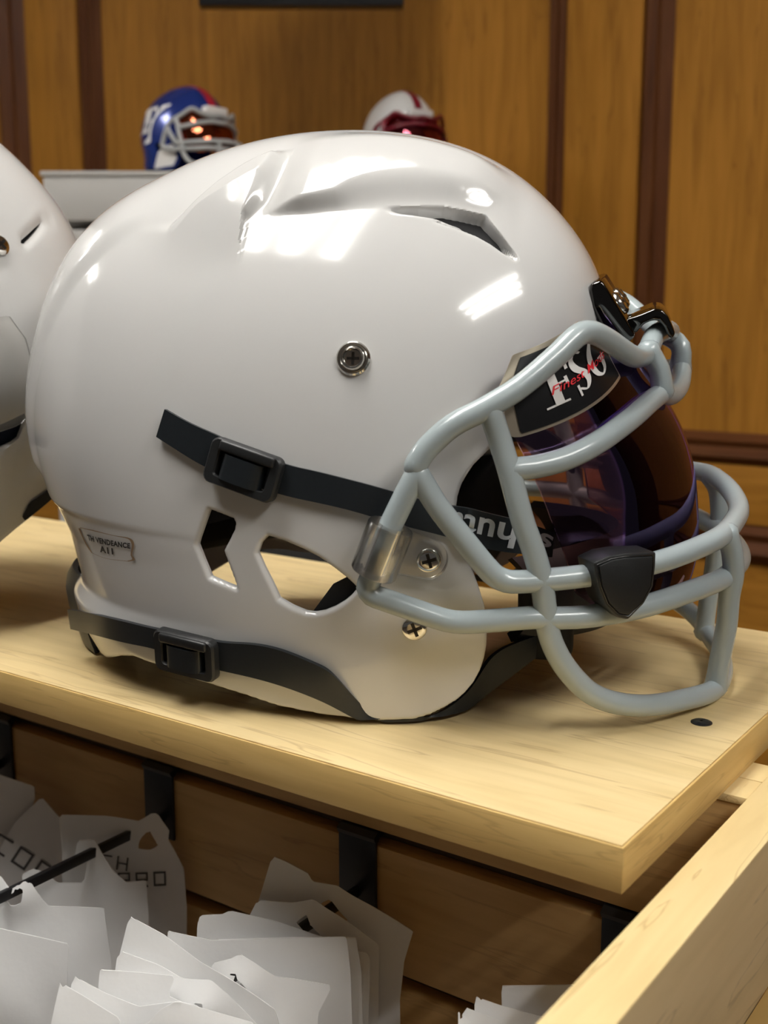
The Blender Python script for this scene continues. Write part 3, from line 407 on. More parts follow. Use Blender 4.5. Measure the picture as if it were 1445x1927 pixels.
# ------------------------------------------------------------------ helmet shell
def cspline(X,Y):
    X=np.asarray(X,float);Y=np.asarray(Y,float);n=len(X);h=np.diff(X)
    A=np.zeros((n,n));r=np.zeros(n);A[0,0]=A[-1,-1]=1
    for i in range(1,n-1):
        A[i,i-1]=h[i-1];A[i,i]=2*(h[i-1]+h[i]);A[i,i+1]=h[i];r[i]=6*((Y[i+1]-Y[i])/h[i]-(Y[i]-Y[i-1])/h[i-1])
    M=np.linalg.solve(A,r)
    def f(x):
        x=np.asarray(x,float);i=np.clip(np.searchsorted(X,x)-1,0,n-2);a=X[i+1]-x;b=x-X[i];H=h[i]
        return (M[i]*a**3+M[i+1]*b**3)/(6*H)+(Y[i]/H-M[i]*H/6)*a+(Y[i+1]/H-M[i+1]*H/6)*b
    return f
UB=[0,.2,.4,.6,.8,1.0,1.08]          # knots of the back profile, u = sqrt((zt-z)/.16)
UF=[0,.25,.5,.75,1.0,1.35]
ZN=[.1065,.1000,.0800,.0530,.0440,.0300,.0080,-.0100]
class Shell:
    def __init__(s,zt,x0,xb,xf,nape,w=((0,0),(.25,.034),(.5,.068),(.75,.0985),(1.0,.1165),(1.15,.1205),(1.4,.1130)),n=2.25,xm=.012):
        s.zt=zt;s.n=n;s.xm0=x0;s.xm=xm
        s.fb=cspline(UB,[x0]+list(xb));s.ff=cspline(UF,[x0]+list(xf))
        s.fw=cspline([a for a,b in w],[b for a,b in w])
        zc=zt-.16*UB[-1]**2
        s.nz=np.array([zc]+ZN[1:]);s.nx=np.array([xb[-1]]+list(nape))
    def u(s,z): return np.sqrt(np.maximum(s.zt-z,0)/.16)
    def XB(s,z):
        z=np.asarray(z,float);hi=s.fb(s.u(z))
        # rounded piecewise-linear nape
        def pl(q): return np.interp(-q,-s.nz,s.nx)
        k=np.linspace(-1,1,9);wt=(1-k**2)+.05;wt/=wt.sum()
        def full(q): return np.where(q>s.nz[0],s.fb(s.u(q)),pl(q))
        out=sum(a*full(z+b*.0022) for a,b in zip(wt,k))
        return np.where(z>s.nz[0]+.004,hi,out)
    def XF(s,z): return s.ff(s.u(z))
    def WD(s,z): return s.fw(s.u(z))
    def XM(s,z):
        t=np.clip(s.u(z),0,1);return s.xm0+(s.xm-s.xm0)*t*t*(3-2*t)
    def pt(s,z,az):   # az 0 = front, pi = back, returns x,y(z side -)
        c=np.cos(az);sn=np.sin(az);e=2/s.n
        xb,xf,w,xm=s.XB(z),s.XF(z),s.WD(z),s.XM(z)
        ax=np.where(c>=0,xf-xm,xm-xb)
        return np.stack([xm+ax*np.sign(c)*np.abs(c)**e, -w*np.sign(sn)*np.abs(sn)**e, z+0*c],-1)
    def half(s,x,z):  # half width at x,z
        xm=s.XM(z);ax=np.where(x>=xm,s.XF(z)-xm,xm-s.XB(z))
        return s.WD(z)*np.maximum(1-np.abs((x-xm)/ax)**s.n,0)**(1/s.n)

def relief(x, z, y):
    """height of the pressed-in ridges on the side of the shell, metres"""
    fade = sstep((np.abs(y)-.012)/.02)
    def sd_line(A):   # signed distance to an x-sorted polyline, + above
        A = np.array(A); A = A[np.argsort(A[:, 0])]; d = seg_dist(x, z, A, False); return np.where(z > np.interp(x, A[:, 0], A[:, 1]), d, -d)
    dl, du = sd_line(D['SCL']), sd_line(D['SCU'])
    t = np.clip(dl/(dl-du+1e-9), 0, 1); t = np.where(du > 0, 1, np.where(dl < 0, 0, t))
    A = np.array(D['SCU']); x0, x1 = -.030, A[-1, 0]-.002
    band = sstep((x-x0)/.022)*sstep((x1-x)/.03)*sstep(1-(du-.002)/.045)
    h = .0058*sstep(t)*band
    # swept fin behind it
    O_, I_ = np.array(D['FINO']), np.array(D['FINI'])
    def side_of(A):
        A = A[np.argsort(A[:, 1])]; d = seg_dist(x, z, A, False); return np.where(x < np.interp(z, A[:, 1], A[:, 0]), d, -d)
    do, di = side_of(O_), side_of(I_); t = np.clip(do/(do-di+1e-9), 0, 1); t = np.where(di > 0, 1, np.where(do < 0, 0, t))
    T_ = np.array(D['FINT']); T_ = T_[np.argsort(T_[:, 0])]; dt = np.interp(x, T_[:, 0], T_[:, 1])-z
    low_ = z-(.2385-.10*np.maximum(0, -.036-x))
    fin = .0074*sstep(t)*sstep((dt+.003)/.006)*sstep(1-(di-.004)/.058)*sstep((low_+.022)/.034)
    fin = fin*(.58+.42*np.exp(-seg_dist(x, z, D['FINR'], False)/.009))
    h = h+fin
    # slot: sunk below its upper lip
    U_, L_ = np.array(D['SLOTU']), np.array(D['SLOTL']); P_ = np.vstack([U_, L_[::-1]]); s_ = sdf(x, z, P_); du = seg_dist(x, z, U_, False); dl = seg_dist(x, z, L_, False)
    h = h - np.where(s_ > 0, .0065*sstep(np.minimum(dl/.0042, du/.0016))*sstep((x-.026)/.014), 0)
    # raised strip down the back
    b = sstep((.060-np.abs(y))/.010)*sstep((-.085-x)/.03)*sstep((z-.108)/.010)*sstep((.27-z)/.03)
    return h*fade + .0022*b
def shell_surface(S, nz=230, na=440, u1=1.41, rel=True, dense=False):
    u = np.concatenate([np.linspace(.012, 1.0, int(nz*.6), endpoint=False), np.linspace(1.0, u1, nz-int(nz*.6))]); az = np.linspace(0, 2*np.pi, na, endpoint=False) if not dense else np.concatenate([np.linspace(0, .25, 50, endpoint=False), np.linspace(.25, 2.75, 640, endpoint=False), np.linspace(2.75, 3.6, 100, endpoint=False), np.linspace(3.6, 2*np.pi, 130, endpoint=False)]); na = len(az)
    Z, A = np.meshgrid(S.zt-.16*u**2, az, indexing='ij'); V = S.pt(Z, A).reshape(-1, 3); nu = len(u)
    V = np.vstack([V, [[S.xm0, 0, S.zt]]]); T = grid_tris(nu, na, True); cap = [(len(V)-1, (k+1) % na, k) for k in range(na)]
    T = np.vstack([T, cap]); n = vnormals(V, T); c_ = V.mean(0)
    if ((V-c_)*n).sum() < 0: T = T[:, ::-1]; n = -n
    V0 = V.copy()
    if rel: V = V+n*relief(V0[:, 0], V0[:, 2], V0[:, 1])[:, None]; n = vnormals(V, T)
    return V, T, n, V0
KX = D['KEEP']; KEEP = np.array([[-.4, .003], [-.165, .003], [-.145, .007], [-.125, .016]] + KX + [[.135, KX[-1][1]+.004], [.4, KX[-1][1]+.006], [.4, .5], [-.4, .5]])
def make_shell(S, holes, vent, thick=.0036, rnd=.0020, **kw):
    V, T, n, V0 = shell_surface(S, **kw); x, z = V0[:, 0], V0[:, 2]; f = sdf(x, z, KEEP)
    for h in holes: f = np.minimum(f, -sdf(x, z, np.array(h)))
    if vent is not None: f = np.minimum(f, -sdf(x, z, np.array(vent)))
    W = np.hstack([V, n]); W, T, f = clip_tris(W, T, f); V = W[:, :3]; n = W[:, 3:]; n /= np.linalg.norm(n, axis=1)[:, None]
    q = np.clip(f, 0, rnd); d = rnd-np.sqrt(np.maximum(rnd**2-(rnd-q)**2, 0))
    Vo = V-n*d[:, None]; return thicken(Vo, T, V-n*(thick))
def patch(S, poly, off, thick, name, mat_, parent, far=True, near=True, nz=110, na=200):
    V, T, n, V0 = shell_surface(S, nz, na, rel=False); f = sdf(V0[:, 0], V0[:, 2], np.array(poly))
    if not far: f = np.minimum(f, -V0[:, 1]-.002)
    if not near: f = np.minimum(f, V0[:, 1]-.002)
    W = np.hstack([V, n]); W, T, f = clip_tris(W, T, f); V = W[:, :3]; n = W[:, 3:]; n /= np.linalg.norm(n, axis=1)[:, None]
    bulge = thick*np.sqrt(np.clip(1-(1-np.clip(f/max(thick, .004), 0, 1))**2, 0, 1))
    V2, F = thicken(V-n*off, T, V-n*(off+np.maximum(bulge, .001))[:, None]); return mesh(name, V2, F, mat_, parent, angle=60)
P_ = D['P']; SH = Shell(P_[0], P_[1], P_[2:8], P_[8:13], P_[13:])
Fv, Lv, Uv = (Vector(D['FRAME'][k]) for k in 'FLU')
HM = Matrix.Translation(Vector(D['FRAME']['O'])) @ Matrix((Fv, Lv, Uv)).transposed().to_4x4()
helmet = tag(empty('football_helmet', mat=HM), 'large glossy white football helmet with grey facemask and violet visor on the shelf', 'helmet', 'football helmets')
V, F = make_shell(SH, D['HOLE'], D['VENT'], nz=400, dense=True); shell = mesh('shell', V, F, M['white'], helmet, angle=48)
# inside padding
crown = [(-.30, .105), (-.06, .100), (-.02, .112), (.03, .128), (.075, .150), (.10, .172), (.118, .19), (.118, .40), (-.30, .40)]
patch(SH, crown, .006, .016, 'crown_liner', M['pad'], helmet)
patch(SH, [(-.030, .018), (.060, .022), (.074, .045), (.064, .095), (.030, .088), (.012, .078), (-.012, .045)], .006, .024, 'jaw_pad', M['pad'], helmet, far=False)
patch(SH, [(-.030, .018), (.060, .022), (.074, .045), (.064, .095), (.030, .088), (.012, .078), (-.012, .045)], .006, .024, 'jaw_pad', M['pad'], helmet, near=False)
patch(SH, [(-.30, .020), (-.085, .035), (-.070, .085), (-.30, .085)], .006, .014, 'nape_pad', M['pad'], helmet)
# black bumper round the nape, behind the shell
bp = np.array(D['BUMP'][:6]+[[-.1752, 0, .0062]])
Vb = []; 
for k, q in enumerate(bp):
    for s_ in np.linspace(-1, 1, 25): Vb.append((q[0]+.0052+.040*abs(s_)**2.3*.60, s_*.044, q[2]+.0))
Vb = np.array(Vb); Tb = grid_tris(len(bp), 25); nb = vnormals(Vb, Tb)
if nb[:, 0].mean() > 0: Tb = Tb[:, ::-1]; nb = -nb
V2, F2 = thicken(Vb+nb*.0010, Tb, Vb-nb*.0025); mesh('nape_bumper', V2, F2, M['blackp'], helmet, angle=50)

# facemask
mask = empty('facemask', parent=helmet); BR = .0052; BZ = {k: np.array(v) for k, v in D['BARS'].items()}
def mir(P): return np.asarray(P)*np.array([1, -1, 1])
WZ_ = np.array([Fv.z, Lv.z, Uv.z]); Uw = np.array([0, 0, 1.0])
def lift(P, zmin):      # keep a point list (helmet frame) at least zmin above the shelf
    P = np.array(P, float); d = np.maximum(0, zmin-P @ WZ_-D['FRAME']['O'][2]); return P+d[:, None]*WZ_[None, :]
def bar(P, fl=(.0, .0), r=BR): return tube('bar', lift(P, .0058), r, M['grey'], mask, res=16, step=.004, flare=fl)
mid_r = np.array([[.1938, -.030, .0918], [.1975, -.012, .0925], [.1978, .006, .0940], [.1938, .026, .0968]])
farR = mir(BZ['rail'])[::-1] + np.array([-.002, 0, .0070])*np.linspace(1, 0, len(BZ['rail']))[:, None]
bar(np.vstack([BZ['rail'], mid_r, farR]))
mid_l = np.array([[.1955, -.030, .0680], [.2000, -.010, .0672], [.2000, .010, .0675], [.1955, .030, .0685]])
bar(np.vstack([BZ['side'], mid_l, mir(BZ['side'])[::-1]]))
ft = np.array(D['FARTOP']); fb = mir(BZ['brow'])[::-1]; w_ = np.linspace(1, 0, len(fb))[:, None]**1.5
farB = fb + (ft[1]-fb[0]-np.array([.002, 0, -.001]))*w_
bar(np.vstack([BZ['brow'], BZ['cross'][1:], [[.1575, .012, .1822]], farB]))
e2 = mir(BZ['brow2'])[::-1]; farE = e2+(ft[0]-e2[0]+np.array([-.001, 0, -.004]))*np.linspace(1, 0, len(e2))[:, None]**1.5
bar(np.vstack([BZ['brow2'], [[.1615, -.014, .1520], [.1655, .004, .1530], [.1672, .018, .1560]], farE]))
bar(BZ['stub'], (.28, .1)); bar(np.vstack([farB[1], ft[1]*.5+ft[0]*.5+np.array([.0012, 0, .0005]), farE[0]]), (.2, .2))
mid_c = np.array([[.1915, -.034, .0070], [.1945, -.012, .0068], [.1945, .012, .0068], [.1915, .034, .0060]])
bar(np.vstack([BZ['vert'], mid_c, mir(BZ['vert'])[::-1]]))
po = BZ['post'].copy(); po[:, 1] = np.linspace(po[0, 1], po[-1, 1], len(po)); bar(po, (.28, .15))
bar(mir(po)+np.array([[0, 0, .006]])*np.linspace(1, 0, len(po))[:, None]+np.array([-.001, 0, 0]), (.28, .15))
# clear loop clips on the side legs, with screw
def loop_clip(sgn):
    S_ = np.array([1, sgn, 1.0]); o = empty('mask_clip', parent=helmet)
    leg = BZ['side']; a = leg[2].copy(); b = leg[5].copy(); d = b-a; c0 = a+d*.16; c1 = a+d*.92; ax = Vector((c1-c0)*S_); L_ = ax.length
    R = ax.to_track_quat('Z', 'Y').to_matrix().to_4x4(); mt = Matrix.Translation(Vector(c0*S_)) @ R
    prof = [(.0056, 0), (.0098, 0), (.0104, .001), (.0104, L_-.001), (.0098, L_), (.0056, L_), (.0056, 0)]
    V, F = lathe_vf(prof, 28); F = F[:-1]; ob = mesh('loop', V, F, M['clearp'], o, angle=40); ob.matrix_basis = mt
    p = Vector(np.array(D['CLIPSCREW'][0])*S_); n = Vector(np.array(D['CLIPSCREW'][1])*S_); m0 = Vector((c0+c1)/2*S_)
    x = (p-m0); x -= n*x.dot(n); ln = x.length; x.normalize(); y = n.cross(x); F3 = Matrix((x, y, n)).transposed().to_4x4()
    poly = [(.004, -L_*.47)] + [(ln+.0085*math.cos(t)*1.05, .0092*math.sin(t)) for t in np.linspace(-math.pi/2, math.pi/2, 13)] + [(.004, L_*.47)]
    bm = bmesh.new(); prism(bm, poly, -.0022, .0022, .0005)
    ob = bmobj('tab', bm, M['clearp'], o); ob.matrix_basis = Matrix.Translation(p-x*ln) @ F3 @ Matrix.Rotation(math.radians(90), 4, 'X')
    screw('screw', o, Matrix.Translation(p+n*.0022) @ frame_of(n).to_4x4() @ Matrix.Rotation(.25, 4, 'Z'), .0054, .0020)
    return o
loop_clip(1); loop_clip(-1)
def at_n(key, sgn=1):
    p, n = (Vector(np.array(q)*np.array([1, sgn, 1])) for q in D[key]); return Matrix.Translation(p-n*.0004) @ frame_of(n).to_4x4()
for sgn in (1, -1):
    sn = lathe('strap_snap', [(.0076, 0), (.0078, .0012), (.0070, .0022), (.0066, .0022), (.0060, .0016), (.0056, .0026), (.0050, .0036), (.0043, .0038), (.0040, .0034), (.0038, .0016), (.0001, .0014)], M['chrome'], helmet, at_n('SNAP', sgn))
    bm = bmesh.new(); bm_box(bm, (-.0028, -.0006, .0014), (.0028, .0006, .0019)); bm_box(bm, (-.0006, -.0028, .0014), (.0006, .0028, .0019)); bmobj('cross_slot', bm, M['dark_metal'], sn, smooth=False)
    screw('jaw_screw', helmet, at_n('JAWSCREW', sgn) @ Matrix.Rotation(.35, 4, 'Z'), .0056, .0020)

# black chrome brow clip
cb = D['CLIPBODY']; ck = D['CLIPHOOK']
clip = empty('brow_clip', parent=helmet)
bm = bmesh.new(); prism(bm, cb, -.034, .030, .0016, 3); bmobj('clip_body', bm, M['blackchrome'], clip, angle=30)
bm = bmesh.new(); prism(bm, ck, -.022, .022, .0012, 3); bmobj('clip_hook', bm, M['blackchrome'], clip, angle=30)
nclip = Vector((.80, -.05, .60)).normalized()
for y_ in (-.016, .016): screw('screw', clip, Matrix.Translation(Vector((D['CLIPSC'][0]-.0005, y_, D['CLIPSC'][2]-.001))) @ frame_of(nclip).to_4x4(), .0062, .0030)

# visor
VXs = np.array(D['VX'])[::-1]
vz = np.concatenate([[.030], VXs[:, 1], [.1600, .175, .195, .215]]); vx = np.concatenate([[.172], VXs[:, 0]-.0012, [.1530, .143, .133, .124]])
def vis(y, z, off=0.0, W_=.1225, m=2.3):
    X = np.interp(z, vz, vx)+off; return X*np.maximum(1-(np.abs(y)/(W_+off))**m, 0)**(1/m)
_k = np.linspace(-1, 1, 7)
def visx(y, z, off=0.0): return sum(vis(y, z+.006*k, off) for k in _k)/7
vo = [tuple(np.array(D['VA'][k_])[1:]) for k_ in ('bl', 'tl', 'tl2', 'tr')] + [(-.055, .186), (-.040, .172), (0, .166), (.040, .172), (.055, .186), (.0735, .193), (.098, .181), (.1012, .172), (.1035, .150), (.1015, .100), (.099, .070), (.088, .060), (.062, .0585), (.052, .0660), (.046, .0590), (.030, .0535), (0, .0515), (-.030, .0535), (-.046, .0590), (-.052, .0660), (-.062, .0585), (-.088, .060)] + [tuple(q) for q in D['VLEFT'][:0:-1]]
def vis_mesh(name, poly, off, thick, mat_, parent, st=.0022, grow=0.0):
    P = np.array(poly); lo = P.min(0)-.003; hi = P.max(0)+.003; nu = int((hi[0]-lo[0])/st)+2; nv = int((hi[1]-lo[1])/st)+2
    Y, Z = np.meshgrid(np.linspace(lo[0], hi[0], nu), np.linspace(lo[1], hi[1], nv), indexing='ij'); y, z = Y.ravel(), Z.ravel(); f = sdf(y, z, P)+grow
    V = np.stack([visx(y, z, off), y, z], -1); T = grid_tris(nu, nv); V, T, _ = clip_tris(V, T, f); n = vnormals(V, T)
    if n[:, 0].mean() < 0: T = T[:, ::-1]; n = -n
    V2, F = thicken(V, T, V-n*thick); return mesh(name, V2, F, mat_, parent, angle=50)
visor = vis_mesh('visor', vo, 0, .0016, M['visor'], helmet)
# sticker on the visor corner, near side, laid out on the visor surface in (y, z)
bl, br, tl, tl2, tr, trr = (np.array(D['VA'][k])[1:] for k in ('bl', 'br', 'tl', 'tl2', 'tr', 'trr'))
spoly = np.array([bl, br, trr, tr, tl2, tl]); cen = spoly.mean(0)
outer = cen+(spoly-cen)*1.07; 
vis_mesh('sticker_rim', spoly, .0006, .0004, M['visor_rim'], visor, .0012, .0014); stk = vis_mesh('visor_sticker', spoly, .0012, .0004, M['stick_black'], visor, .0012, -.0002)
def on_sticker(s, t):   # s 0..1 along the bottom edge, t up the sticker in bottom-edge units
    e = br-bl; ln = np.linalg.norm(e); e = e/ln; nn = (tl-bl)-e*((tl-bl)@e); nn /= np.linalg.norm(nn)
    t = .32+(t-.1)*.97; yz = bl+e*s*ln+(tl-bl)*t; return (float(visx(yz[0], yz[1], .0019)), yz[0], yz[1])
def stroke(paths, name, mat_, parent, fn):
    V = []; F = []
    for pth in paths:
        P = np.array([p[:2] for p in pth], float); w = np.array([p[2] for p in pth]); 
        q = catmull(np.column_stack([P, w]), .02) if len(pth) > 2 else np.column_stack([P, w])
        P, w = q[:, :2], q[:, 2]; t = np.gradient(P, axis=0); t /= np.linalg.norm(t, axis=1)[:, None]+1e-9; nn = np.stack([-t[:, 1], t[:, 0]], -1); b = len(V)
        for a, n_, ww in zip(P, nn, w): V += [fn(*(a+n_*ww/2)), fn(*(a-n_*ww/2))]
        F += [(b+2*i, b+2*i+1, b+2*i+3, b+2*i+2) for i in range(len(P)-1)]
    return mesh(name, V, F, mat_, parent, smooth=False)
stroke([[(.25, .12, .07), (.25, .92, .07)], [(.15, .13, .045), (.33, .13, .045)], [(.15, .90, .045), (.40, .90, .045)], [(.24, .54, .04), (.36, .54, .04)], [(.395, .92, .03), (.395, .74, .03)], [(.36, .62, .03), (.36, .46, .03)],
        [(.58, .86, .03), (.52, .93, .04), (.46, .82, .05), (.48, .62, .075), (.55, .45, .075), (.565, .28, .06), (.51, .14, .035), (.44, .22, .03)], [(.435, .30, .025), (.435, .06, .02)],
        [(.84, .84, .03), (.77, .92, .04), (.69, .72, .065), (.665, .48, .075), (.69, .24, .06), (.76, .14, .04), (.82, .22, .05), (.835, .46, .065)], [(.77, .47, .03), (.88, .47, .03)]], 'lettering', M['ink_white'], stk, on_sticker)
sc_ = text_bm('Finest Mods', 1.0, 0, shear=.35, bold=.004)
xs = [v.co.x for v in sc_.vertices]; k_ = .80/(max(xs)-min(xs))
for v in sc_.vertices: v.co = on_sticker(.53+v.co.x*k_*.85, .46+v.co.y*k_*1.5)
for v in sc_.vertices: v.co.x += .0005
link('lettering', sc_, M['ink_red'], stk)

# visor clip: black shield on the rail
spx = np.array(D['SHIELD']); c_ = Vector(spx.mean(0)); Q = spx-spx.mean(0); u_, s_, vt = np.linalg.svd(Q); nrm = Vector(vt[2]); nrm = nrm if nrm.dot(Vector((.5, -1, 0))) > 0 else -nrm
R3 = frame_of(nrm); L2 = [R3.transposed() @ (Vector(q)-c_) for q in spx]; L2 = [Vector((p.x, -p.y, 0)) for p in L2]
bm = bmesh.new(); prism(bm, [(p.x, p.y) for p in L2], -.0150, .0005, .0010, 2)
vc = bmobj('visor_clip', bm, M['blackp'], helmet, angle=30); RX90 = Matrix.Rotation(math.radians(90), 4, 'X')
vc.matrix_basis = Matrix.Translation(c_+nrm*.001) @ R3.to_4x4() @ RX90
ic = np.array([[p.x, p.y] for p in L2]); icc = ic.mean(0); bm = bmesh.new(); prism(bm, [tuple(q) for q in icc+(ic-icc)*.86], -.001, .0013, .0006, 2); bmobj('clip_face', bm, M['blackp'], vc, angle=30)
lp = np.vstack([icc+(ic-icc)*.90, (icc+(ic-icc)*.90)[:1]]); tube('clip_groove', [(q[0], .0005, q[1]) for q in lp], .00035, M['stick_black'], vc, res=6, smooth_path=False)
m2 = np.array([spx[:, 0], -spx[:, 1], spx[:, 2]]).T; 
bm = bmesh.new(); prism(bm, [(-p.x, p.y) for p in L2], -.0150, .0005, .0010, 2); vf = bmobj('visor_clip', bm, M['blackp'], helmet, angle=30)
nf = Vector((nrm.x, -nrm.y, nrm.z)); cf = Vector((c_.x, -c_.y, c_.z)); vf.matrix_basis = Matrix.Translation(cf+nf*.001) @ frame_of(nf).to_4x4() @ RX90

# straps: ribbons between two traced edges
def ribbon(name, A, B, thick, mat_, parent, nw=6, bow=.0):
    a = catmull(A, .004); b = catmull(B, .004); n = max(len(a), len(b))
    def rs(P): s = np.concatenate([[0], np.cumsum(np.linalg.norm(np.diff(P, axis=0), axis=1))]); t = np.linspace(0, s[-1], n); return np.stack([np.interp(t, s, P[:, k]) for k in range(3)], -1)
    def keyed(P0, m): # resample so matching control points stay matched
        return P0
    # match by control index
    out = []
    for P0 in (np.array(A), np.array(B)):
        ii = np.arange(len(P0)); f = [cspline(ii, P0[:, k]) for k in range(3)]; t = np.linspace(0, len(P0)-1, (len(P0)-1)*6+1); out.append(np.stack([g(t) for g in f], -1))
    a, b = (lift(q, .0024) for q in out); n = len(a); w = np.linspace(0, 1, nw); V = (a[:, None]*(1-w[None, :, None])+b[:, None]*w[None, :, None]).reshape(-1, 3); T = grid_tris(n, nw); nn = vnormals(V, T)
    if nn[:, 1].mean() > 0: T = T[:, ::-1]; nn = -nn
    bw = bow*np.tile(1-(2*w-1)**2, n)[:, None]
    V2, F = thicken(V+nn*(thick/2+bw), T, V-nn*(thick/2-bw)); return mesh(name, V2, F, mat_, parent, angle=50), a, b
st1, a1, b1 = ribbon('upper_chin_strap', D['STRAP1'][0], D['STRAP1'][1], .0022, M['strap'], helmet)
st2, a2, b2 = ribbon('lower_chin_strap', D['STRAP2'][0], D['STRAP2'][1], .0022, M['strap'], helmet)
for i, (A_, B_) in enumerate(((D['STRAP1']), (D['STRAP2']))):
    ribbon(('upper_chin_strap', 'lower_chin_strap')[i], mir(A_), mir(B_), .0022, M['strap'], helmet)
# lettering on the strap, upside down
i0 = int(len(a1)*.735); i1 = len(a1)-1
def on_strap(s, t):
    q = i0+(i1-i0)*s; k = int(np.clip(q, 0, len(a1)-2)); fr = q-k; A = a1[k]*(1-fr)+a1[k+1]*fr; B = b1[k]*(1-fr)+b1[k+1]*fr; p = A*(1-t)+B*t
    tn = a1[k+1]-a1[k]; n = np.cross(tn, B-A); n /= np.linalg.norm(n); n = n if n[1] < 0 else -n; return p+n*.0018
tm = text_bm('schutt', 1.0, 0, shear=.12, bold=.022, spacing=1.0); xs = [v.co.x for v in tm.vertices]; ys = [v.co.y for v in tm.vertices]
x0_, x1_, y0_, y1_ = min(xs), max(xs), min(ys), max(ys)
for v in tm.vertices: v.co = on_strap(.98-(v.co.x-x0_)/(x1_-x0_)*.98, .14+(v.co.y-y0_)/(y1_-y0_)*.72)
link('lettering', tm, M['ink_silver'], st1)
# buckles
def buckle(Q, parent):
    Q = [Vector(q) for q in Q]; c_ = sum(Q, Vector())/4; x = ((Q[1]+Q[2])-(Q[0]+Q[3]))/2; y = ((Q[0]+Q[1])-(Q[3]+Q[2]))/2; w, h = x.length/2, y.length/2; x.normalize(); n = x.cross(y).normalized(); n = n if n.y < 0 else -n
    y2 = n.cross(x); y2 = y2 if y2.dot(y) > 0 else -y2; Mx = Matrix.Translation(c_+n*.0005) @ Matrix((x, y2, x.cross(y2))).transposed().to_4x4()
    def rr(W, H, r, k=5): return [(sx_*(W-r)+r*math.cos(a), sy_*(H-r)+r*math.sin(a)) for (sx_, sy_, a0) in ((1, 1, 0), (-1, 1, math.pi/2), (-1, -1, math.pi), (1, -1, 1.5*math.pi)) for a in np.linspace(a0, a0+math.pi/2, k)]
    oc = rr(w, h, .0038); icn = rr(w*.70, h*.60, .0018); n_ = len(oc); zt2 = .0052
    loops = [(oc, 0, 1.0), (oc, zt2-.0011, 1.0), (oc, zt2, .95), (icn, zt2, 1.06), (icn, zt2-.0009, 1.0), (icn, 0, 1.0)]
    V = [(p[0]*s_, p[1]*s_, z_) for lp_, z_, s_ in loops for p in lp_]; F = []
    for i in range(len(loops)):
        j = (i+1) % len(loops); F += [(i*n_+k, i*n_+(k+1) % n_, j*n_+(k+1) % n_, j*n_+k) for k in range(n_)]
    bm = bmesh.new(); vs = [bm.verts.new(v) for v in V]; [bm.faces.new([vs[k] for k in f]) for f in F]
    ob = bmobj('strap_buckle', bm, M['blackp'], parent, angle=30); ob.matrix_basis = Mx
    # thick upper bar
    box('buckle_bar', (-w*.72, h*.52, .0045), (w*.82, h*.98, .0072), M['blackp'], ob, bev=.0011, seg=3)
    # strap looped over the middle bar
    prof = [(-w*.60, .0010), (-w*.56, .0046), (-w*.42, .0066), (-w*.05, .0072), (w*.30, .0068), (w*.52, .0050), (w*.58, .0010)]
    prof = [tuple(q) for q in catmull(np.array([(a, 0, b) for a, b in prof]), .0012)[:, [0, 2]]]
    V = [(a, yy, b) for yy in (-h*.66, h*.44) for a, b in prof]; m_ = len(prof); T = [(k, k+1, m_+k+1, m_+k) for k in range(m_-1)]
    Va = np.array(V); Tt = np.array([(a, b, c) for a, b, c, d in T]+[(a, c, d) for a, b, c, d in T]); nn = vnormals(Va, Tt); 
    if nn[:, 2].mean() < 0: Tt = Tt[:, ::-1]; nn = -nn
    V2, F2 = thicken(Va, Tt, Va-nn*.0016); mesh('strap_loop', V2, F2, M['strap'], ob, angle=50)
buckle(D['BUCK1'], helmet); buckle(D['BUCK2'], helmet)
# chin cup between the straps
cup = empty('chin_cup', parent=helmet)
V = []; nu, nv = 17, 25
for i in range(nu):
    t = -1+2*i/(nu-1)
    for j in range(nv):
        s_ = -1+2*j/(nv-1); V.append((.150-.050*s_*s_-.012*t*t, .058*s_, .055+.026*t*(1-.15*s_*s_)))
V = np.array(V); T = grid_tris(nu, nv); n = vnormals(V, T)
if n[:, 0].mean() < 0: T = T[:, ::-1]; n = -n
V2, F2 = thicken(V, T, V-n*.006); mesh('cup', V2, F2, M['blackp'], cup, angle=50)
bm = bmesh.new(); bm_box(bm, (.090, -.052, .020), (.118, -.034, .062), .006, 3); bmobj('cup_pad', bm, M['pad'], cup)
bm = bmesh.new(); bm_box(bm, (.090, .034, .020), (.118, .052, .062), .006, 3); bmobj('cup_pad', bm, M['pad'], cup)

# rating sticker on the nape: print laid on the shell by (x, z)
def on_shell(x, z, off=.0005): return (x, -float(SH.half(np.array(x), np.array(z)))-off, z)
r0, r1, r2, r3 = (np.array(q) for q in D['RATING'])
def on_rating(s, t): p = (r3*(1-s)+r2*s)*(1-t)+(r0*(1-s)+r1*s)*t; return on_shell(p[0], p[1])
lab = stroke([[(.05, .95, .02), (.35, .99, .035), (.7, .97, .02), (.93, .95, .05), (.99, .75, .04), (.97, .3, .03), (1.0, .12, .05), (.9, .03, .03)], [(.02, .9, .05), (.05, .6, .03), (.12, .3, .05), (.2, .1, .03)], [(.2, .1, .015), (.5, .02, .012), (.9, .03, .02)]], 'rating_label', M['brownpad'], helmet, on_rating)
for txt, cx_, cy_, wd, ht in (('TH VENDEANCE', .56, .66, .78, .22), ('A11', .52, .34, .26, .25)):
    tm = text_bm(txt, 1.0, 0, bold=.045, spacing=1.08); xs = [v.co.x for v in tm.vertices]; ys = [v.co.y for v in tm.vertices]; a_, b_, c0_, d_ = min(xs), max(xs), min(ys), max(ys)
    for v in tm.vertices: v.co = on_rating(cx_+((v.co.x-a_)/(b_-a_)-.5)*wd, cy_+((v.co.y-c0_)/(d_-c0_)-.5)*ht)
    link('lettering', tm, M['ink_black'], lab)

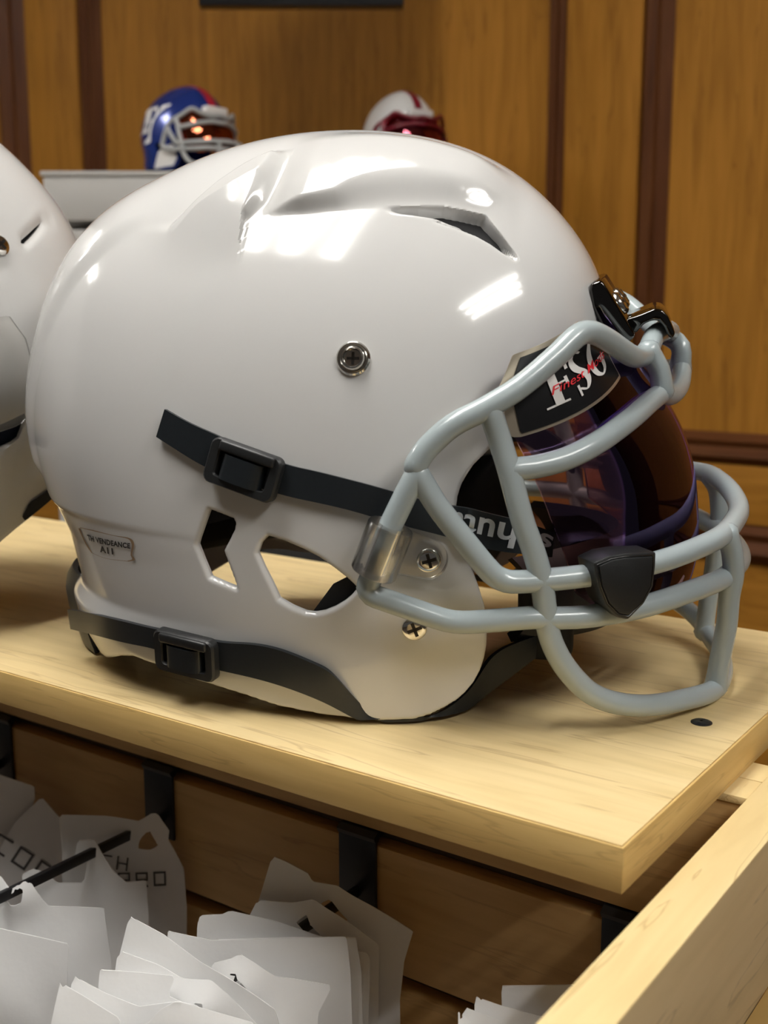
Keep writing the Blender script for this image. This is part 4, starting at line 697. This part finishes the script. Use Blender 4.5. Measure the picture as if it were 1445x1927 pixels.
# ------------------------------------------------------------------ second white helmet, farther left on the shelf
hx, hy, hz, hp, hw, hr = -.3156, .7596, .0462, .4777, -.3612, -.3222     # resting nose down, rolled a little
F2v = Vector((-math.cos(hw)*math.cos(hp), math.sin(hw)*math.cos(hp), -math.sin(hp))); L2v = Vector((-math.sin(hw), -math.cos(hw), 0)); L2v = L2v*math.cos(hr)+F2v.cross(L2v)*math.sin(hr); U2v = F2v.cross(L2v)
H2 = Matrix.Translation(Vector((hx, hy, hz))) @ Matrix((F2v, L2v, U2v)).transposed().to_4x4()
helm2 = tag(empty('football_helmet', mat=H2), 'white football helmet at the left edge of the shelf, mostly cut off, with clear clip', 'helmet', 'football helmets')
HOLE2 = [[(-.1016, .0800), (-.088, .0705), (-.072, .0745), (-.045, .085), (-.030, .098), (-.052, .100), (-.078, .0860)]]
V, T, n, V0 = shell_surface(SH, 130, 220, rel=False)
f = sdf(V0[:, 0], V0[:, 2], KEEP)
slot2 = np.array([(-.1468,.1625),(-.1600,.1622),(-.1726,.1606),(-.1714,.1582),(-.1600,.1597),(-.1490,.1593)])
for h in HOLE2 + [slot2]: f = np.minimum(f, -sdf(V0[:, 0], V0[:, 2], np.array(h)))
wz = V0 @ np.array([F2v.z, L2v.z, U2v.z])+hz; f = np.minimum(f, wz-.0015)
W = np.hstack([V, n]); W, T, f = clip_tris(W, T, f); n = W[:, 3:]/np.linalg.norm(W[:, 3:], axis=1)[:, None]
q = np.clip(f, 0, .002); dd = .002-np.sqrt(np.maximum(.002**2-(.002-q)**2, 0))
V2, F = thicken(W[:, :3]-n*dd[:, None], T, W[:, :3]-n*.0036); mesh('shell', V2, F, M['white'], helm2, angle=48)
patch(SH, crown, .006, .016, 'crown_liner', M['pad'], helm2, nz=60, na=100)
patch(SH, [(-.112, .052), (.05, .03), (.06, .11), (-.112, .118)], .008, .014, 'side_pad', M['navy'], helm2, far=True, near=False, nz=80, na=120)
clr = patch(SH, [(-.116, .137), (-.1175, .121), (-.113, .106), (-.105, .0850), (-.090, .082), (-.040, .100), (-.04, .15), (-.085, .150)], -.0075, .0030, 'clear_side_cover', M['clearp'], helm2, near=False, nz=140, na=240)
patch(SH, [(-.0905, .0330), (-.074, .0340), (-.066, .0290), (-.066, .0258), (-.0905, .0265)], -.0016, .0004, 'rim_trim', M['blackp'], helm2, near=False, nz=260, na=400)
Vh = SH.half(np.array(-.1355), np.array(.1681)); pn = Vector((-.60, .72, .35)).normalized()
screw('screw', helm2, Matrix.Translation(Vector((-.1345, .0762, .1681))) @ frame_of(pn).to_4x4(), .0062, .0024)

# ------------------------------------------------------------------ grey white display cabinet and mini helmets
cb_ = D['CAB']; X0, X1 = cb_[0][0], cb_[1][0]; Y0 = 1.95; ZT, ZA, ZB, ZC = cb_[0][2], cb_[2][2], cb_[3][2], cb_[4][2]
cab = tag(empty('display_cabinet', (X0, Y0, FLOOR)), 'grey white display cabinet against the wood wall, carrying the mini helmets', 'cabinet')
def cbox(nm, x0, x1, y0, y1, z0, z1, m, bev=.002): return box(nm, (x0-X0, y0-Y0, z0-FLOOR), (x1-X0, y1-Y0, z1-FLOOR), m, cab, bev)
cbox('top', X0-.004, X1+.004, Y0-.004, Y0+.17, ZT-.008, ZT, M['cab']); cbox('fascia', X0, X1, Y0, Y0+.16, ZA, ZT-.009, M['cab'])
cbox('back', X0, X1, Y0+.14, Y0+.16, FLOOR, ZA-.001, M['cab_dark']); cbox('lower_rail', X0, X1, Y0+.002, Y0+.14, ZC, ZB, M['cab'])
cbox('side', X0, X0+.015, Y0, Y0+.139, FLOOR, ZC-.001, M['cab']); cbox('side', X1-.015, X1, Y0, Y0+.139, FLOOR, ZC-.001, M['cab'])
cbox('door', X0+.017, (X0+X1)/2-.002, Y0+.01, Y0+.03, FLOOR+.05, ZC-.002, M['cab_dark']); cbox('door', (X0+X1)/2+.002, X1-.017, Y0+.01, Y0+.03, FLOOR+.05, ZC-.002, M['cab_dark'])
sx0, sx1 = D['SCR'][0][0], D['SCR'][1][0]
scr = tag(empty('framed_board', (sx0, 1.97, .684)), 'black framed board at the top edge above the mini helmets', 'frame')
box('frame', (0, 0, 0), (sx1-sx0, .03, .28), M['screen'], scr, bev=.002)
box('board', (.012, -.002, .012), (sx1-sx0-.012, 0, .268), M['cab_dark'], scr)
def mini(name, loc, size, yaw, body, label, stripe, maskm, vism, logo=None, pole=None):
    k = size/.30; f_ = Vector((math.cos(yaw), math.sin(yaw), 0)); u_ = Vector((0, 0, 1)); l_ = u_.cross(f_)
    MM = Matrix.Translation(Vector(loc)) @ Matrix((f_, l_, u_)).transposed().to_4x4() @ Matrix.Scale(k, 4)
    t = tag(empty(name, mat=MM), label, 'helmet', 'mini football helmets')
    V, T, n, V0 = shell_surface(SH, 80, 120, rel=False); f = sdf(V0[:, 0], V0[:, 2], KEEP)
    for h in D['HOLE'][1:]: f = np.minimum(f, -sdf(V0[:, 0], V0[:, 2], np.array(h)))
    W = np.hstack([V, n]); W, T2_, f = clip_tris(W, T, f); n2 = W[:, 3:]/np.linalg.norm(W[:, 3:], axis=1)[:, None]; V2, F = thicken(W[:, :3], T2_, W[:, :3]-n2*.006); mesh('shell', V2, F, body, t, angle=50)
    for y0_, y1_, m_ in stripe:
        fs = np.minimum(np.minimum(V0[:, 1]-y0_, y1_-V0[:, 1]), np.minimum(sdf(V0[:, 0], V0[:, 2], KEEP), V0[:, 2]-.16)); W = np.hstack([V, n]); W, Ts, _ = clip_tris(W, T, fs); n2 = W[:, 3:]
        V2, F = thicken(W[:, :3]+n2*.0012, Ts, W[:, :3]+n2*.0002); mesh('stripe', V2, F, m_, t, angle=50)
    mk = empty('facemask', parent=t)
    for kk in ('rail', 'side', 'brow2', 'vert'):
        P = BZ[kk]; midp = {'rail': [[.197, 0, .0925]], 'side': [[.200, 0, .0675]], 'brow2': [[.165, 0, .153]], 'vert': [[.1945, 0, .007]]}[kk]
        tube('bar', np.vstack([P, midp, mir(P)[::-1]]), .0075, maskm, mk, res=8, step=.012)
    for s_ in (1, -1): tube('bar', BZ['post']*np.array([1, s_, 1]), .0075, maskm, mk, res=8, step=.012)
    tube('bar', np.vstack([BZ['brow'][:-2], [[.150, -.03, .172], [.156, 0, .176], [.150, .03, .172]], mir(BZ['brow'])[::-1][2:]]), .0075, maskm, mk, res=8, step=.012)
    vis_mesh('visor', vo, -.004, .002, vism, t, .008)
    box('brow_bumper', (.118, -.045, .178), (.150, .045, .205), M['ink_white'] if body is not M['white'] else M['white'], t, bev=.008, seg=3)
    patch(SH, crown, .010, .014, 'liner', M['pad'], t, nz=40, na=60)
    for s_ in (1, -1): patch(SH, [(-.03, .018), (.06, .022), (.074, .045), (.06, .09), (.0, .07)], -.0015, -.0001, 'jaw_plate', M['ink_white'] if body is not M['white'] else maskm, t, far=s_ < 0, near=s_ > 0, nz=60, na=100)
    if logo:
        for s_ in (1, -1):
            tm = text_bm(logo, .16, 0, shear=.15, bold=.010)
            for v in tm.vertices:
                x = -.075+v.co.x*s_; z = .185+v.co.y*.9; v.co = (x, -s_*(float(SH.half(np.array(x), np.array(z)))+.002), z)
            link('lettering', tm, M['ink_white'], t)
    return t
m1 = D['MINI1']; mini('mini_football_helmet', ((m1[0][0]+m1[1][0])/2-.008, 1.97+.07, ZT+.0005), .158, math.radians(-40), M['blue'], 'metallic blue mini football helmet with red stripe and orange visor on the cabinet', [(-.016, .016, M['red'])], M['mini_grey'], M['mini_visor'], 'ny')
m2_ = D['MINI2']; mini('mini_football_helmet', ((m2_[0][0]+m2_[1][0])/2-.004, 1.97+.075, ZT+.0005), .150, math.radians(-62), M['white'], 'white mini football helmet with maroon stripe and mask behind the big helmet', [(-.014, .014, M['maroon'])], M['maroon'], M['mini_visor2'])
